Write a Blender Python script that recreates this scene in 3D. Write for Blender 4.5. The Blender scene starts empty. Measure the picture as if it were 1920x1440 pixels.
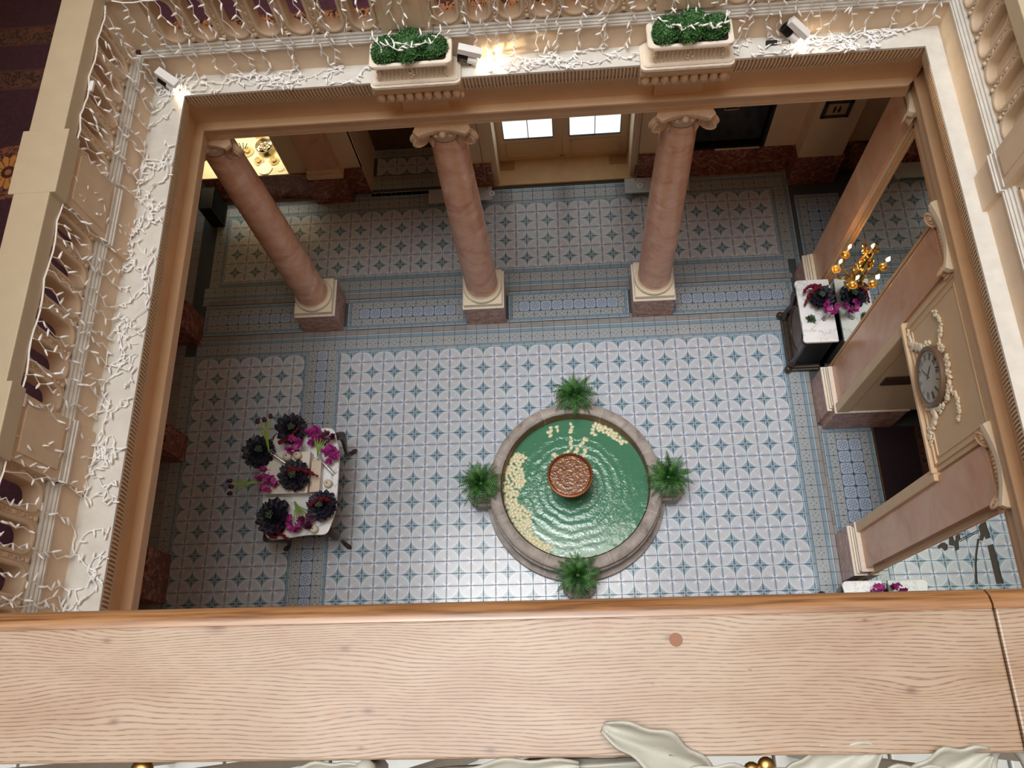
import bpy, bmesh, math, random
from mathutils import Vector, Matrix
R = math.radians
PI = math.pi
random.seed(7)
sc = bpy.context.scene
C = sc.collection

# ------------------------------------------------------------------ camera
cam = bpy.data.objects.new('camera', bpy.data.cameras.new('camera'))
C.objects.link(cam)
cam.location = (3.0639, -4.6108, 10.12)
cam.rotation_euler = (0.37915, 0.0778, -0.01393)
cam.data.sensor_width = 36.0
cam.data.lens = 1554.87 * 36.0 / 1920.0
cam.data.clip_start = 0.05
sc.camera = cam

# ------------------------------------------------------------------ light
w = bpy.data.worlds.new('world'); sc.world = w; w.use_nodes = True
w.node_tree.nodes['Background'].inputs[0].default_value = (0.90, 0.94, 1.0, 1)
w.node_tree.nodes['Background'].inputs[1].default_value = 0.6
sc.view_settings.view_transform = 'Standard'
sc.view_settings.look = 'None'
sc.view_settings.gamma = 1.0
sc.view_settings.use_curve_mapping = False
sc.view_settings.exposure = 0.0

def area(name, loc, size, energy, col, rot=(0, 0, 0), spread=180):
    l = bpy.data.lights.new(name, 'AREA'); l.shape = 'RECTANGLE'
    l.size, l.size_y = size; l.energy = energy; l.color = col; l.spread = R(spread)
    o = bpy.data.objects.new(name, l); C.objects.link(o); o.location = loc; o.rotation_euler = rot
    return o
def lamp(name, loc, energy, col, rad=0.08):
    l = bpy.data.lights.new(name, 'POINT'); l.energy = energy; l.color = col; l.shadow_soft_size = rad
    o = bpy.data.objects.new(name, l); C.objects.link(o); o.location = loc
    return o
def spot(name, loc, to, energy, col, ang=70, rad=0.03, blend=.6):
    l = bpy.data.lights.new(name, 'SPOT'); l.energy = energy; l.color = col
    l.spot_size = R(ang); l.spot_blend = blend; l.shadow_soft_size = rad
    o = bpy.data.objects.new(name, l); C.objects.link(o); o.location = loc
    o.rotation_euler = (Vector(to) - Vector(loc)).to_track_quat('-Z', 'Y').to_euler()
    return o
# daylight through the glazed roof over the court
sl = bpy.data.lights.new('skylight', 'SUN'); sl.energy = 1.35; sl.angle = R(20); sl.color = (0.90, 0.95, 1.0)
so = bpy.data.objects.new('skylight', sl); C.objects.link(so); so.location = (3, -2, 14); so.rotation_euler = (R(2), R(-6), 0)
area('added_fill', (1.2, -2.3, 19.0), (8.0, 7.6), 1300, (1.0, 0.95, 0.87))  # extra fill added overhead to lift the upright faces
WARM = (1.0, 0.55, 0.27)
# warm ceiling lamps of the ground-floor galleries
for lx, ly, e in ((-1.25, 1.75, 1.8), (0.9, 1.75, 1.8), (5.2, 1.75, 2.8), (-1.3, -0.6, .5), (-1.3, -2.6, .5), (3.0, 1.9, .8)):
    lamp('gallery_lamp', (lx, ly, 3.7), e, WARM)
# warm ceiling lamps of the upper galleries
for lx, ly, e in ((-1.6, -0.2, 9), (-1.6, -2.6, 6), (0.6, 2.0, 12), (3.0, 2.0, 12), (5.2, 2.0, 12), (4.9, -5.5, 55)):
    lamp('upper_gallery_lamp', (lx, ly, 7.6), e, WARM)

# ------------------------------------------------------------------ mesh helpers
class MB:
    def __init__(s): s.v = []; s.f = []; s.uv = {}; s.mi = []; s.cur = 0
    def face(s, idx): s.f.append(tuple(idx)); s.mi.append(s.cur)
    def add(s, vs):
        n = len(s.v); s.v.extend([tuple(map(float, p)) for p in vs]); return n
    def quad(s, a, b, c, d):
        n = s.add([a, b, c, d]); s.face((n, n+1, n+2, n+3)); return s
    def box(s, x0, x1, y0, y1, z0, z1):
        n = s.add([(x0,y0,z0),(x1,y0,z0),(x1,y1,z0),(x0,y1,z0),(x0,y0,z1),(x1,y0,z1),(x1,y1,z1),(x0,y1,z1)])
        for q in ((3,2,1,0),(4,5,6,7),(0,1,5,4),(1,2,6,5),(2,3,7,6),(3,0,4,7)): s.face([n+i for i in q])
        return s
    def frustum(s, b0, b1, z0, z1):
        # b = (x0,x1,y0,y1)
        n = s.add([(b0[0],b0[2],z0),(b0[1],b0[2],z0),(b0[1],b0[3],z0),(b0[0],b0[3],z0),(b1[0],b1[2],z1),(b1[1],b1[2],z1),(b1[1],b1[3],z1),(b1[0],b1[3],z1)])
        for q in ((3,2,1,0),(4,5,6,7),(0,1,5,4),(1,2,6,5),(2,3,7,6),(3,0,4,7)): s.face([n+i for i in q])
        return s
    def prism(s, poly, z0, z1):
        k = len(poly)
        n = s.add([(x,y,z0) for x,y in poly] + [(x,y,z1) for x,y in poly])
        s.face([n+i for i in range(k-1,-1,-1)]); s.face([n+k+i for i in range(k)])
        for i in range(k):
            j = (i+1) % k; s.face((n+i, n+j, n+k+j, n+k+i))
        return s
    def rings(s, loops, closed=True, cap0=False, cap1=False):
        k = len(loops[0]); n = s.add([p for L in loops for p in L])
        for a in range(len(loops)-1):
            for i in range(k if closed else k-1):
                j = (i+1) % k
                s.face((n+a*k+i, n+a*k+j, n+(a+1)*k+j, n+(a+1)*k+i))
        if cap0: s.face([n+i for i in range(k-1,-1,-1)])
        if cap1: s.face([n+(len(loops)-1)*k+i for i in range(k)])
        return s
    def lathe(s, prof, n=32, c=(0,0,0), a0=0, a1=2*PI, cap=False):
        full = abs(a1-a0-2*PI) < 1e-6
        m = n if full else n+1
        loops = []
        for r, z in prof:
            loops.append([(c[0]+r*math.cos(a0+(a1-a0)*i/n), c[1]+r*math.sin(a0+(a1-a0)*i/n), c[2]+z) for i in range(m)])
        s.rings(loops, closed=full)
        if not full and cap:
            for i in (0, m-1):
                L = [lp[i] for lp in loops]; k = s.add(L); s.face([k+j for j in range(len(L))])
        return s
    def tube(s, pts, r, n=6, closed=False, caps=True):
        pts = [Vector(p) for p in pts]; m = len(pts); loops = []
        up = Vector((0.13, 0.21, 0.97)).normalized(); prev = None
        for i in range(m):
            a = pts[(i-1) % m] if (closed or i > 0) else pts[0]
            b = pts[(i+1) % m] if (closed or i < m-1) else pts[m-1]
            t = b - a
            t = t.normalized() if t.length > 1e-9 else Vector((0,0,1))
            u = (prev if prev is not None else up)
            u = u - t*u.dot(t)
            if u.length < 1e-4:
                u = Vector((1,0,0)) - t*t.x
                if u.length < 1e-4: u = Vector((0,1,0))
            u.normalize(); prev = u; q = t.cross(u)
            rr = r[i] if isinstance(r, (list, tuple)) else r
            loops.append([tuple(pts[i] + (u*math.cos(2*PI*k/n) + q*math.sin(2*PI*k/n))*rr) for k in range(n)])
        if closed: loops.append(loops[0])
        return s.rings(loops, True, caps and not closed, caps and not closed)
    def sphere(s, c, r, n=12, m=8, sx=1, sy=1, sz=1):
        loops = []
        for j in range(m+1):
            t = -PI/2 + PI*j/m; cr = max(math.cos(t), 1e-3)
            loops.append([(c[0]+r*sx*cr*math.cos(2*PI*i/n), c[1]+r*sy*cr*math.sin(2*PI*i/n), c[2]+r*sz*math.sin(t)) for i in range(n)])
        return s.rings(loops)
    def grid(s, fn, nu, nv):
        n = s.add([fn(i/nu, j/nv) for j in range(nv+1) for i in range(nu+1)])
        for j in range(nv):
            for i in range(nu):
                a = n + j*(nu+1) + i; s.face((a, a+1, a+nu+2, a+nu+1))
        return s
    def xf(s, m, start=0):
        for i in range(start, len(s.v)): s.v[i] = tuple(m @ Vector(s.v[i]))
        return s
    def merge(s, o, m=None):
        n = len(s.v)
        s.v.extend([tuple(m @ Vector(p)) for p in o.v] if m is not None else o.v)
        for f, k in zip(o.f, o.mi): s.f.append(tuple(i+n for i in f)); s.mi.append(k)
        return s
    def mesh(s, name, mats, smooth=None, bevel=0, fix=True):
        me = bpy.data.meshes.new(name); me.from_pydata(s.v, [], s.f)
        if not isinstance(mats, (list, tuple)): mats = [mats]
        for m in mats: me.materials.append(m)
        if len(mats) > 1: me.polygons.foreach_set('material_index', s.mi)
        if fix or bevel:
            bm = bmesh.new(); bm.from_mesh(me)
            if bevel:
                bmesh.ops.remove_doubles(bm, verts=bm.verts, dist=1e-5)
                es = [e for e in bm.edges if len(e.link_faces) == 2 and e.calc_face_angle(0) > .6]
                bmesh.ops.bevel(bm, geom=es, offset=bevel, segments=2, affect='EDGES', profile=.6)
            if fix: bmesh.ops.recalc_face_normals(bm, faces=bm.faces)
            bm.to_mesh(me); bm.free()
        if smooth is not None:
            me.polygons.foreach_set('use_smooth', [True]*len(me.polygons))
            if smooth < 180: me.set_sharp_from_angle(angle=R(smooth))
        me.update(); return me
    def build(s, name, mats, parent=None, smooth=None, bevel=0, loc=None, rot=None, fix=True):
        return put(name, s.mesh(name, mats, smooth, bevel, fix), parent, loc, rot)

def put(name, me, parent=None, loc=None, rot=None, scale=None):
    o = bpy.data.objects.new(name, me); C.objects.link(o)
    if parent is not None: o.parent = parent
    if loc is not None: o.location = loc
    if rot is not None: o.rotation_euler = rot
    if scale is not None: o.scale = scale if isinstance(scale, (tuple, list)) else (scale,)*3
    return o
def tag(o, label=None, cat=None, group=None, kind=None):
    if label: o['label'] = label
    if cat: o['category'] = cat
    if group: o['group'] = group
    if kind: o['kind'] = kind
    return o
def thing(name, label, cat, loc=(0,0,0), rz=0, group=None):
    o = bpy.data.objects.new(name, None); C.objects.link(o)
    o.location = loc; o.rotation_euler = (0,0,rz); o.empty_display_size = .05
    return tag(o, label, cat, group)
def struct(name, label=None):
    o = bpy.data.objects.new(name, None); C.objects.link(o); o.empty_display_size = .05
    o['kind'] = 'structure'
    if label: o['label'] = label
    return o
def dup(o, loc=None, rz=None, label=None, parent=None, scale=None):
    c = o.copy(); C.objects.link(c)
    if parent is not None: c.parent = parent
    if loc is not None: c.location = loc
    if rz is not None: c.rotation_euler = (0, 0, rz)
    if scale is not None: c.scale = (scale,)*3
    if label: c['label'] = label
    for ch in list(o.children): dup(ch, parent=c)
    return c
def TR(loc=(0,0,0), rot=(0,0,0), s=1):
    from mathutils import Euler
    sc_ = Matrix.Diagonal((s,s,s,1)) if not isinstance(s, (tuple, list)) else Matrix.Diagonal((*s,1))
    return Matrix.Translation(loc) @ Euler(rot).to_matrix().to_4x4() @ sc_

# ------------------------------------------------------------------ materials
def lin(c):
    return tuple(((x/255)/12.92 if x/255 <= .04045 else ((x/255+.055)/1.055)**2.4) for x in c)
class X:
    """a scalar socket in a node tree with arithmetic"""
    def __init__(s, g, sock): s.g = g; s.k = sock
    def _op(s, op, o=None, c=None):
        n = s.g.nt.nodes.new('ShaderNodeMath'); n.operation = op
        for i, a in enumerate((s, o, c)):
            if a is None: continue
            if isinstance(a, X): s.g.nt.links.new(a.k, n.inputs[i])
            else: n.inputs[i].default_value = float(a)
        return X(s.g, n.outputs[0])
    def __add__(s, o): return s._op('ADD', o)
    def __radd__(s, o): return s._op('ADD', o)
    def __sub__(s, o): return s._op('SUBTRACT', o)
    def __rsub__(s, o): return (s*-1)._op('ADD', o)
    def __mul__(s, o): return s._op('MULTIPLY', o)
    def __rmul__(s, o): return s._op('MULTIPLY', o)
    def __truediv__(s, o): return s._op('DIVIDE', o)
    def gt(s, o): return s._op('GREATER_THAN', o)
    def lt(s, o): return s._op('LESS_THAN', o)
    def sin(s): return s._op('SINE')
    def cos(s): return s._op('COSINE')
    def sqrt(s): return s._op('SQRT')
    def abs(s): return s._op('ABSOLUTE')
    def floor(s): return s._op('FLOOR')
    def fract(s): return s._op('FRACT')
    def exp(s): return s._op('EXPONENT')
    def max(s, o): return s._op('MAXIMUM', o)
    def min(s, o): return s._op('MINIMUM', o)
    def pow(s, o): return s._op('POWER', o)
    def atan2(s, o): return s._op('ARCTAN2', o)
    def sm(s, a, b):
        n = s.g.nt.nodes.new('ShaderNodeMapRange'); n.interpolation_type = 'SMOOTHSTEP'
        s.g.nt.links.new(s.k, n.inputs[0]); n.inputs[1].default_value = a; n.inputs[2].default_value = b
        return X(s.g, n.outputs[0])
    def band(s, c, h, e=.3):
        d = (s - c).abs(); return 1 - d.sm(h*(1-e), h*(1+e))
class G:
    def __init__(s, name):
        s.m = bpy.data.materials.new(name); s.m.use_nodes = True; s.nt = s.m.node_tree
        s.b = s.nt.nodes['Principled BSDF']
    def new(s, t): return s.nt.nodes.new(t)
    def link(s, a, b): s.nt.links.new(a, b)
    def coord(s, which='Object'): return s.new('ShaderNodeTexCoord').outputs[which]
    def pos(s): return s.new('ShaderNodeNewGeometry').outputs['Position']
    def sep(s, v):
        n = s.new('ShaderNodeSeparateXYZ'); s.link(v, n.inputs[0]); return [X(s, n.outputs[i]) for i in range(3)]
    def comb(s, x, y, z=0):
        n = s.new('ShaderNodeCombineXYZ')
        for i, a in enumerate((x, y, z)):
            if isinstance(a, X): s.link(a.k, n.inputs[i])
            else: n.inputs[i].default_value = a
        return n.outputs[0]
    def noise(s, v, scale, detail=3, rough=.5, dist=0, out='Fac'):
        n = s.new('ShaderNodeTexNoise'); s.link(v, n.inputs['Vector'])
        n.inputs['Scale'].default_value = scale; n.inputs['Detail'].default_value = detail
        n.inputs['Roughness'].default_value = rough; n.inputs['Distortion'].default_value = dist
        return X(s, n.outputs[0])
    def vor(s, v, scale, feat='F1'):
        n = s.new('ShaderNodeTexVoronoi'); n.feature = feat; s.link(v, n.inputs['Vector']); n.inputs['Scale'].default_value = scale
        return X(s, n.outputs['Distance'])
    def white(s, v):
        n = s.new('ShaderNodeTexWhiteNoise'); s.link(v, n.inputs['Vector']); return X(s, n.outputs['Value'])
    def scalev(s, v, sx, sy, sz):
        n = s.new('ShaderNodeVectorMath'); n.operation = 'MULTIPLY'; s.link(v, n.inputs[0]); n.inputs[1].default_value = (sx, sy, sz)
        return n.outputs[0]
    def mix(s, f, a, b):
        n = s.new('ShaderNodeMix'); n.data_type = 'RGBA'
        if isinstance(f, X): s.link(f.k, n.inputs[0])
        else: n.inputs[0].default_value = f
        for i, c in ((6, a), (7, b)):
            if isinstance(c, tuple): n.inputs[i].default_value = (*c[:3], 1)
            else: s.link(c, n.inputs[i])
        return n.outputs[2]
    def ramp(s, f, stops):
        n = s.new('ShaderNodeValToRGB'); s.link(f.k, n.inputs[0]); e = n.color_ramp.elements
        while len(e) < len(stops): e.new(.5)
        for q, (p, c) in zip(e, stops): q.position = p; q.color = (*c, 1)
        return n.outputs[0]
    def color(s, c):
        if isinstance(c, tuple): s.b.inputs['Base Color'].default_value = (*c[:3], 1)
        else: s.link(c, s.b.inputs['Base Color'])
        return s
    def set(s, **k):
        for a, b in k.items():
            i = s.b.inputs[a.replace('_', ' ')]
            if isinstance(b, X): s.link(b.k, i)
            else: i.default_value = b
        return s
    def bump(s, h, strength=.3, dist=.01):
        n = s.new('ShaderNodeBump'); n.inputs['Strength'].default_value = strength; n.inputs['Distance'].default_value = dist
        s.link(h.k, n.inputs['Height']); s.link(n.outputs[0], s.b.inputs['Normal']); return s

def paint(name, c, var=.10, scale=4, rough=.55, bump=.12, bs=60, world=True):
    g = G(name); v = g.pos() if world else g.coord()
    a = lin(c); n = g.noise(v, scale, 4, .6)
    lo = tuple(x*(1-var) for x in a); hi = tuple(min(1, x*(1+var)) for x in a)
    g.color(g.ramp(n, [(.3, lo), (.7, hi)])).set(Roughness=rough)
    if bump: g.bump(g.noise(v, bs, 2), bump, .004)
    return g.m
def plain(name, c, rough=.5, metal=0, **k):
    g = G(name); g.color(lin(c)).set(Roughness=rough, Metallic=metal, **k); return g.m
def emit(name, c, strength):
    g = G(name); g.color(lin(c)); g.set(Emission_Color=(*lin(c), 1), Emission_Strength=strength); return g.m
def marble(name, cols, scale=2.2, rough=.22, dist=1.6, sv=(1, 1, 1), veins=None, vs=3.0):
    g = G(name); v = g.scalev(g.pos(), *sv)
    n = g.noise(v, scale, 6, .62, dist)
    k = len(cols); st = [(.28 + .46*i/(k-1), lin(c)) for i, c in enumerate(cols)]
    col = g.ramp(n, st)
    if veins:
        q = g.noise(v, vs, 7, .6, 1.2); col = g.mix(q.band(.5, .012, .9)*.75, col, lin(veins))
    g.color(col).set(Roughness=rough); return g.m

M = {}
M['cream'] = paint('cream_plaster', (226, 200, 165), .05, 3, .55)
M['ledge'] = paint('skylit_ledge_paint', (214, 212, 205), .07, 9, .5, .2, 30)  # same cream paint whitened to stand for skylight on level tops
M['tan'] = paint('shade_toned_plaster', (220, 187, 150), .06, 2.5, .5)  # the cream plaster again, with cornice shade and warm bounce in its colour
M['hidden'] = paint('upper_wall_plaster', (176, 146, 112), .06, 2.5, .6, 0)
M['baluster'] = paint('beige_stucco', (224, 205, 180), .06, 5, .6)
M['rail'] = paint('cream_rail_paint', (198, 185, 158), .04, 6, .5)
M['ceil'] = paint('ceiling_plaster', (168, 130, 90), .05, 3, .7, 0)
M['dark'] = plain('dark_void', (18, 12, 12), .9)
M['pink'] = marble('pink_marble', [(198, 136, 106), (222, 168, 138), (230, 182, 154), (244, 216, 196)], 2.6, .25, 1.4, (1, 1, 1.3))
M['pinkp'] = marble('pink_marble_flat', [(196, 140, 106), (214, 164, 130), (220, 176, 144), (228, 190, 162)], 2.0, .22, .6)
M['red'] = marble('red_marble', [(124, 80, 68), (168, 122, 108), (192, 152, 138), (220, 194, 182)], 4.5, .3, 2.4, (1, 1, 1.8), (225, 200, 190), 3.0)
M['redd'] = marble('dark_red_marble', [(60, 26, 20), (112, 58, 44), (140, 82, 66), (190, 140, 118)], 5.5, .3, 2.4, (1, 1, 1.2), (205, 160, 140), 3.2)
M['wmarble'] = marble('white_marble', [(214, 217, 220), (236, 238, 240), (246, 247, 248), (250, 250, 250)], 2.5, .18, 1.2, (1, 1, 1), (190, 194, 200), 2.4)
M['base'] = paint('ivory_stone', (242, 232, 208), .03, 8, .4)
M['chip'] = paint('rough_white_edge', (238, 226, 214), .10, 40, .8, .6, 60)
M['stone'] = marble('grey_basin_stone', [(116, 106, 100), (150, 140, 132), (166, 156, 148), (186, 176, 168)], 7, .55, .8)
M['mortar'] = paint('pale_mortar', (196, 188, 176), .08, 30, .8)
M['lining'] = paint('brown_basin_lining', (150, 112, 72), .2, 6, .6)
M['grout'] = plain('floor_grout', (74, 82, 86), .8)
M['mirror'] = plain('mirror_glass', (214, 220, 214), .015, 1.0)
M['glass'] = None
g = G('clear_glass'); g.color((1, 1, 1)).set(Roughness=.02, Transmission_Weight=1.0, IOR=1.45); M['glass'] = g.m
g = G('acrylic_sheet'); g.color((.72, .77, .80)).set(Roughness=.25, Transmission_Weight=.3, IOR=1.2); M['acrylic'] = g.m
M['gold'] = plain('gilt_brass', (222, 182, 104), .28, 1.0)
M['brass'] = plain('old_brass', (176, 140, 84), .35, 1.0)
M['bronze'] = plain('bronze_rim', (136, 78, 44), .38, .55)
M['candle'] = plain('candle_wax', (244, 220, 168), .5)
M['flame'] = emit('candle_bulb', (255, 214, 150), 22)
M['black'] = plain('black_wood', (14, 13, 14), .6)
M['whiteplastic'] = plain('white_plastic', (240, 241, 242), .45)
M['wire'] = plain('white_wire', (250, 250, 250), .5)
M['darkwood'] = paint('dark_carved_wood', (64, 52, 44), .35, 14, .38, .3, 40)
M['panelwood'] = paint('brown_panel_wood', (98, 74, 62), .2, 8, .35)
M['legwood'] = paint('brown_leg_wood', (62, 44, 36), .3, 10, .4)
M['iron'] = paint('cream_painted_iron', (168, 166, 155), .06, 30, .5, .15, 90)
M['slab'] = paint('white_marble_kerb', (196, 200, 198), .05, 20, .4)
M['pot'] = paint('white_planter_stone', (240, 230, 214), .04, 12, .6, .3, 60)
M['soil'] = paint('dark_soil', (40, 30, 24), .3, 60, .95)
M['sign'] = paint('sign_ivory', (186, 160, 120), .05, 20)
M['paper'] = plain('white_card', (236, 230, 222), .6)
M['ball'] = paint('urchin_shell', (222, 212, 192), .12, 30, .7, .5, 120)
M['silver'] = plain('silver', (214, 210, 200), .18, 1.0)
M['china'] = plain('white_china', (246, 240, 226), .2)
M['stem'] = plain('green_stem', (140, 176, 74), .5)
def leafm(name, a, b, sc_=25, rough=.5, trans=.0):
    g = G(name); n = g.noise(g.coord(), sc_, 2); g.color(g.ramp(n, [(.35, lin(a)), (.65, lin(b))])).set(Roughness=rough)
    if trans: g.set(Subsurface_Weight=trans)
    return g.m
M['fern'] = leafm('fern_green', (36, 84, 28), (84, 142, 58), 14)
M['fernd'] = leafm('fern_dark_green', (18, 54, 20), (52, 106, 42), 14)
M['box'] = leafm('boxwood_green', (30, 74, 34), (84, 136, 74), 30)
M['kale'] = leafm('black_kale', (16, 14, 24), (38, 34, 52), 12, .55)
M['kalec'] = leafm('green_kale_heart', (46, 66, 50), (88, 110, 84), 30)
M['orchid'] = leafm('magenta_petal', (112, 16, 86), (178, 40, 140), 20)
M['orchidd'] = leafm('maroon_petal', (50, 10, 34), (92, 22, 62), 20)
M['amar'] = leafm('crimson_amaranth', (88, 8, 26), (138, 20, 46), 30)
M['petal'] = leafm('cream_petal', (226, 218, 170), (250, 246, 214), 40)
M['leafg'] = leafm('small_leaf_green', (26, 46, 26), (60, 88, 48), 30)

# patterned encaustic tiles (flat print on each tile, uv 0..1 across the tile)
def tile_mat(name, kind):
    g = G(name); uv = g.coord('UV'); u, v, _ = g.sep(uv)
    p = g.pos(); px, py, _ = g.sep(p)
    cell = g.white(g.comb((px/.15).floor(), (py/.15).floor()))
    if kind == 'field':
        r = (u*u + v*v).sqrt(); th = v.atan2(u)
        sw = g.noise(g.comb(u*1.0, v*1.0, 0), 5.5, 1, .4, 1.6)
        scroll = sw.band(.5, .045, .5).max(sw.band(.36, .03, .5)).max(sw.band(.64, .03, .5))
        base = g.mix(cell*.8, lin((174, 181, 192)), lin((184, 181, 180)))
        inner = g.mix(scroll*.75, base, lin((222, 225, 231)))
        arm = (1 - u.min(v).sm(.07, .16)) * (1 - r.sm(.80, .92))*.62
        inner = g.mix(arm, inner, lin((150, 169, 196)))
        dia = (u - v).abs().lt(.09)*r.band(.22, .14, .4)
        inner = g.mix(dia*.8, inner, lin((226, 228, 234)))
        dots = ((u*22).sin()*(v*22).sin()).abs().sm(.30, .75)
        dk = 1 - (2 - u - v).sm(.36, .74)
        outer = g.mix(dots*dk, g.mix(dk, lin((190, 204, 214)), lin((164, 184, 194))), lin((92, 118, 138)))
        cross = u.max(v).gt(.95)*dk
        outer = g.mix(cross*.8, outer, lin((86, 110, 140)))
        star = 1 - ((1-u)*(1-u) + (1-v)*(1-v)).sqrt().sm(.10, .14)
        outer = g.mix(star*.7, outer, lin((196, 216, 222)))
        col = g.mix(r.sm(.955, .975), inner, outer)
        col = g.mix(r.band(.945, .032, .35), col, lin((218, 226, 234)))
        edge = r.band(.903, .012, .6)
        col = g.mix(edge*.5, col, lin((150, 168, 188)))
    elif kind == 'border':
        cx, cy = u - .5, v - .5
        r = (cx*cx + cy*cy).sqrt(); th = cy.atan2(cx)
        curl = ((r*46 + (th*4).sin()*2.2).sin()).sm(.1, .7)
        col = g.mix(curl*.55, lin((170, 178, 184)), lin((138, 150, 158)))
        dots = (th*4).cos().gt(.72)*r.band(.20, .05, .3)
        col = g.mix(dots*.8, col, lin((70, 84, 96)))
        d2 = (1 - ((cx.abs()-.5)*(cx.abs()-.5) + cy*cy).sqrt().sm(.07, .10))
        col = g.mix(d2*.8, col, lin((86, 94, 98)))
        col = g.mix((1 - r.sm(.05, .08))*.7, col, lin((186, 192, 190)))
        col = g.mix(cell*.2, col, lin((176, 172, 164)))
    elif kind == 'medallion':
        cx, cy = (u - .5).abs(), (v - .5).abs()
        r = (cx*cx + cy*cy).sqrt(); th = (v-.5).atan2(u-.5)
        corner = (cx + cy).sm(.80, .84)
        col = g.mix((th*8).cos().gt(.55)*r.band(.30, .045, .3), lin((168, 184, 204)), lin((76, 88, 112)))
        col = g.mix(r.band(.13, .035, .4)*.8, col, lin((112, 124, 146)))
        col = g.mix((1 - r.sm(.05, .08))*.6, col, lin((206, 208, 206)))
        col = g.mix(cx.max(cy).gt(.462)*.7, col, lin((96, 112, 140)))
        col = g.mix(corner, col, lin((92, 104, 120)))
    elif kind == 'strip':
        n = g.noise(p, 120, 2); col = g.mix(n.sm(.4, .62), lin((150, 172, 186)), lin((112, 138, 158)))
        col = g.mix(v.band(.86, .07, .3)*.85, col, lin((216, 226, 230)))
    else:
        col = g.mix(cell, lin((146, 146, 148)), lin((160, 158, 157)))
    if kind in ('field',):
        dirt = g.noise(p, 1.3, 3); col = g.mix(dirt.sm(.5, .8)*.10, col, lin((150, 140, 130)))
    g.color(col).set(Roughness=.20, Specular_IOR_Level=.45, Coat_Weight=.25, Coat_Roughness=.12)
    g.bump(g.noise(p, 16, 2), .05, .003)
    return g.m
TM = {k: tile_mat(k + '_tile_glaze', k) for k in ('field', 'border', 'medallion', 'strip', 'plain')}

# oak of the hand rail: growth lines run along x, swirling round knots
g = G('weathered_oak'); co = g.coord('Object'); ox, oy, oz = g.sep(co)
bend = g.noise(g.scalev(co, 3.2, 9, 1), 1.0, 3, .5)
ph = oy*1750 + bend*62
knots = [(-.40, -.012, 15, .03), (-.16, -.024, -16, .035), (.36, -.07, 15, .024), (-.135, -.079, -10, .03), (-.29, .004, 20, .07), (.30, .004, 18, .09), (-.08, .004, 16, .06), (-.34, -.06, -14, .05)]
for kx, ky, ka, ks in knots:
    dx = (ox - kx)/(ks*2.0); dy = (oy - ky)/(ks*.55)
    ph = ph + (dx*dx*-1 - dy*dy).exp()*ka
line = ph.sin().sm(.35, .95)
brk = g.noise(g.scalev(co, 60, 500, 1), 1.0, 2).sm(.40, .58)
tone = g.noise(g.scalev(co, 7, 22, 1), 1.0, 3)
col = g.ramp(tone, [(.3, lin((144, 115, 90))), (.55, lin((154, 130, 107))), (.8, lin((162, 141, 120)))])
col = g.mix(line*(brk*.50 + .22), col, lin((92, 62, 44)))
for kx, ky, s_ in [(-.40, -.012, .005), (-.16, -.024, .006), (.36, -.07, .006), (-.135, -.080, .006), (-.38, -.086, .006), (.15, -.020, .006), (.13, -.06, .002), (-.29, .0, .012), (.33, -.008, .003), (.22, -.05, .002), (-.02, -.115, .006), (-.14, -.112, .004)]:
    dx = (ox - kx)/(s_*.9); dy = (oy - ky)/(s_*.5)
    col = g.mix((dx*dx*-1 - dy*dy).exp()*.75, col, lin((96, 64, 50)))
st = g.noise(g.scalev(co, 16, 30, 1), 1.0, 2).sm(.62, .75)
col = g.mix(st*.35, col, lin((150, 108, 70)))
g.color(col).set(Roughness=.42, Coat_Weight=.12, Coat_Roughness=.3).bump(line*-1, .22, .0006); M['oak'] = g.m
g = G('varnished_oak_nosing'); co = g.coord('Object'); ox, oy, oz = g.sep(co)
n1 = g.noise(g.scalev(co, 7, 160, 160), 1.0, 4, .6); n2 = g.noise(g.scalev(co, 3, 20, 20), 1.0, 2)
col = g.ramp(n1, [(.32, lin((88, 56, 34))), (.5, lin((140, 98, 62))), (.72, lin((162, 122, 84)))])
col = g.mix(n2.sm(.62, .72)*.5, col, lin((96, 56, 36)))
g.color(col).set(Roughness=.3, Coat_Weight=.3, Coat_Roughness=.2); M['nosing'] = g.m

# green pool water with rings spreading from the bowl
g = G('green_pool_water'); co = g.coord('Object'); ox, oy, oz = g.sep(co)
rr = ((ox+.03)*(ox+.03) + oy*oy).sqrt()
wob = g.noise(co, 5, 3, .6)
ring = (rr*62 + wob*9).sin()*(1 - rr.sm(.35, .95))*(rr.sm(.22, .36)*.6 + .4)
ch = g.noise(co, 34, 3, .6); ch2 = g.noise(co, 11, 2, .5)
h = ring*.34 + ch*(1 - rr.sm(.25, .98))*1.0 + ch2*.8
g.color(lin((76, 132, 102))).set(Roughness=.04, Specular_IOR_Level=.5, Coat_Weight=.3, Coat_Roughness=.03).bump(h, .36, .014); M['water'] = g.m
g = G('bronze_bowl_water'); co = g.coord('Object'); ox, oy, oz = g.sep(co)
rr = (ox*ox + oy*oy).sqrt(); wob = g.noise(co, 14, 3)
h = (rr*90 + wob*14).sin()*.10 + g.noise(co, 34, 3)*.9
g.color(g.ramp(g.noise(co, 16, 3), [(.35, lin((112, 66, 40))), (.7, lin((150, 104, 70)))])).set(Roughness=.06, Coat_Weight=.5, Coat_Roughness=.02).bump(h, .5, .008); M['bowlwater'] = g.m

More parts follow.
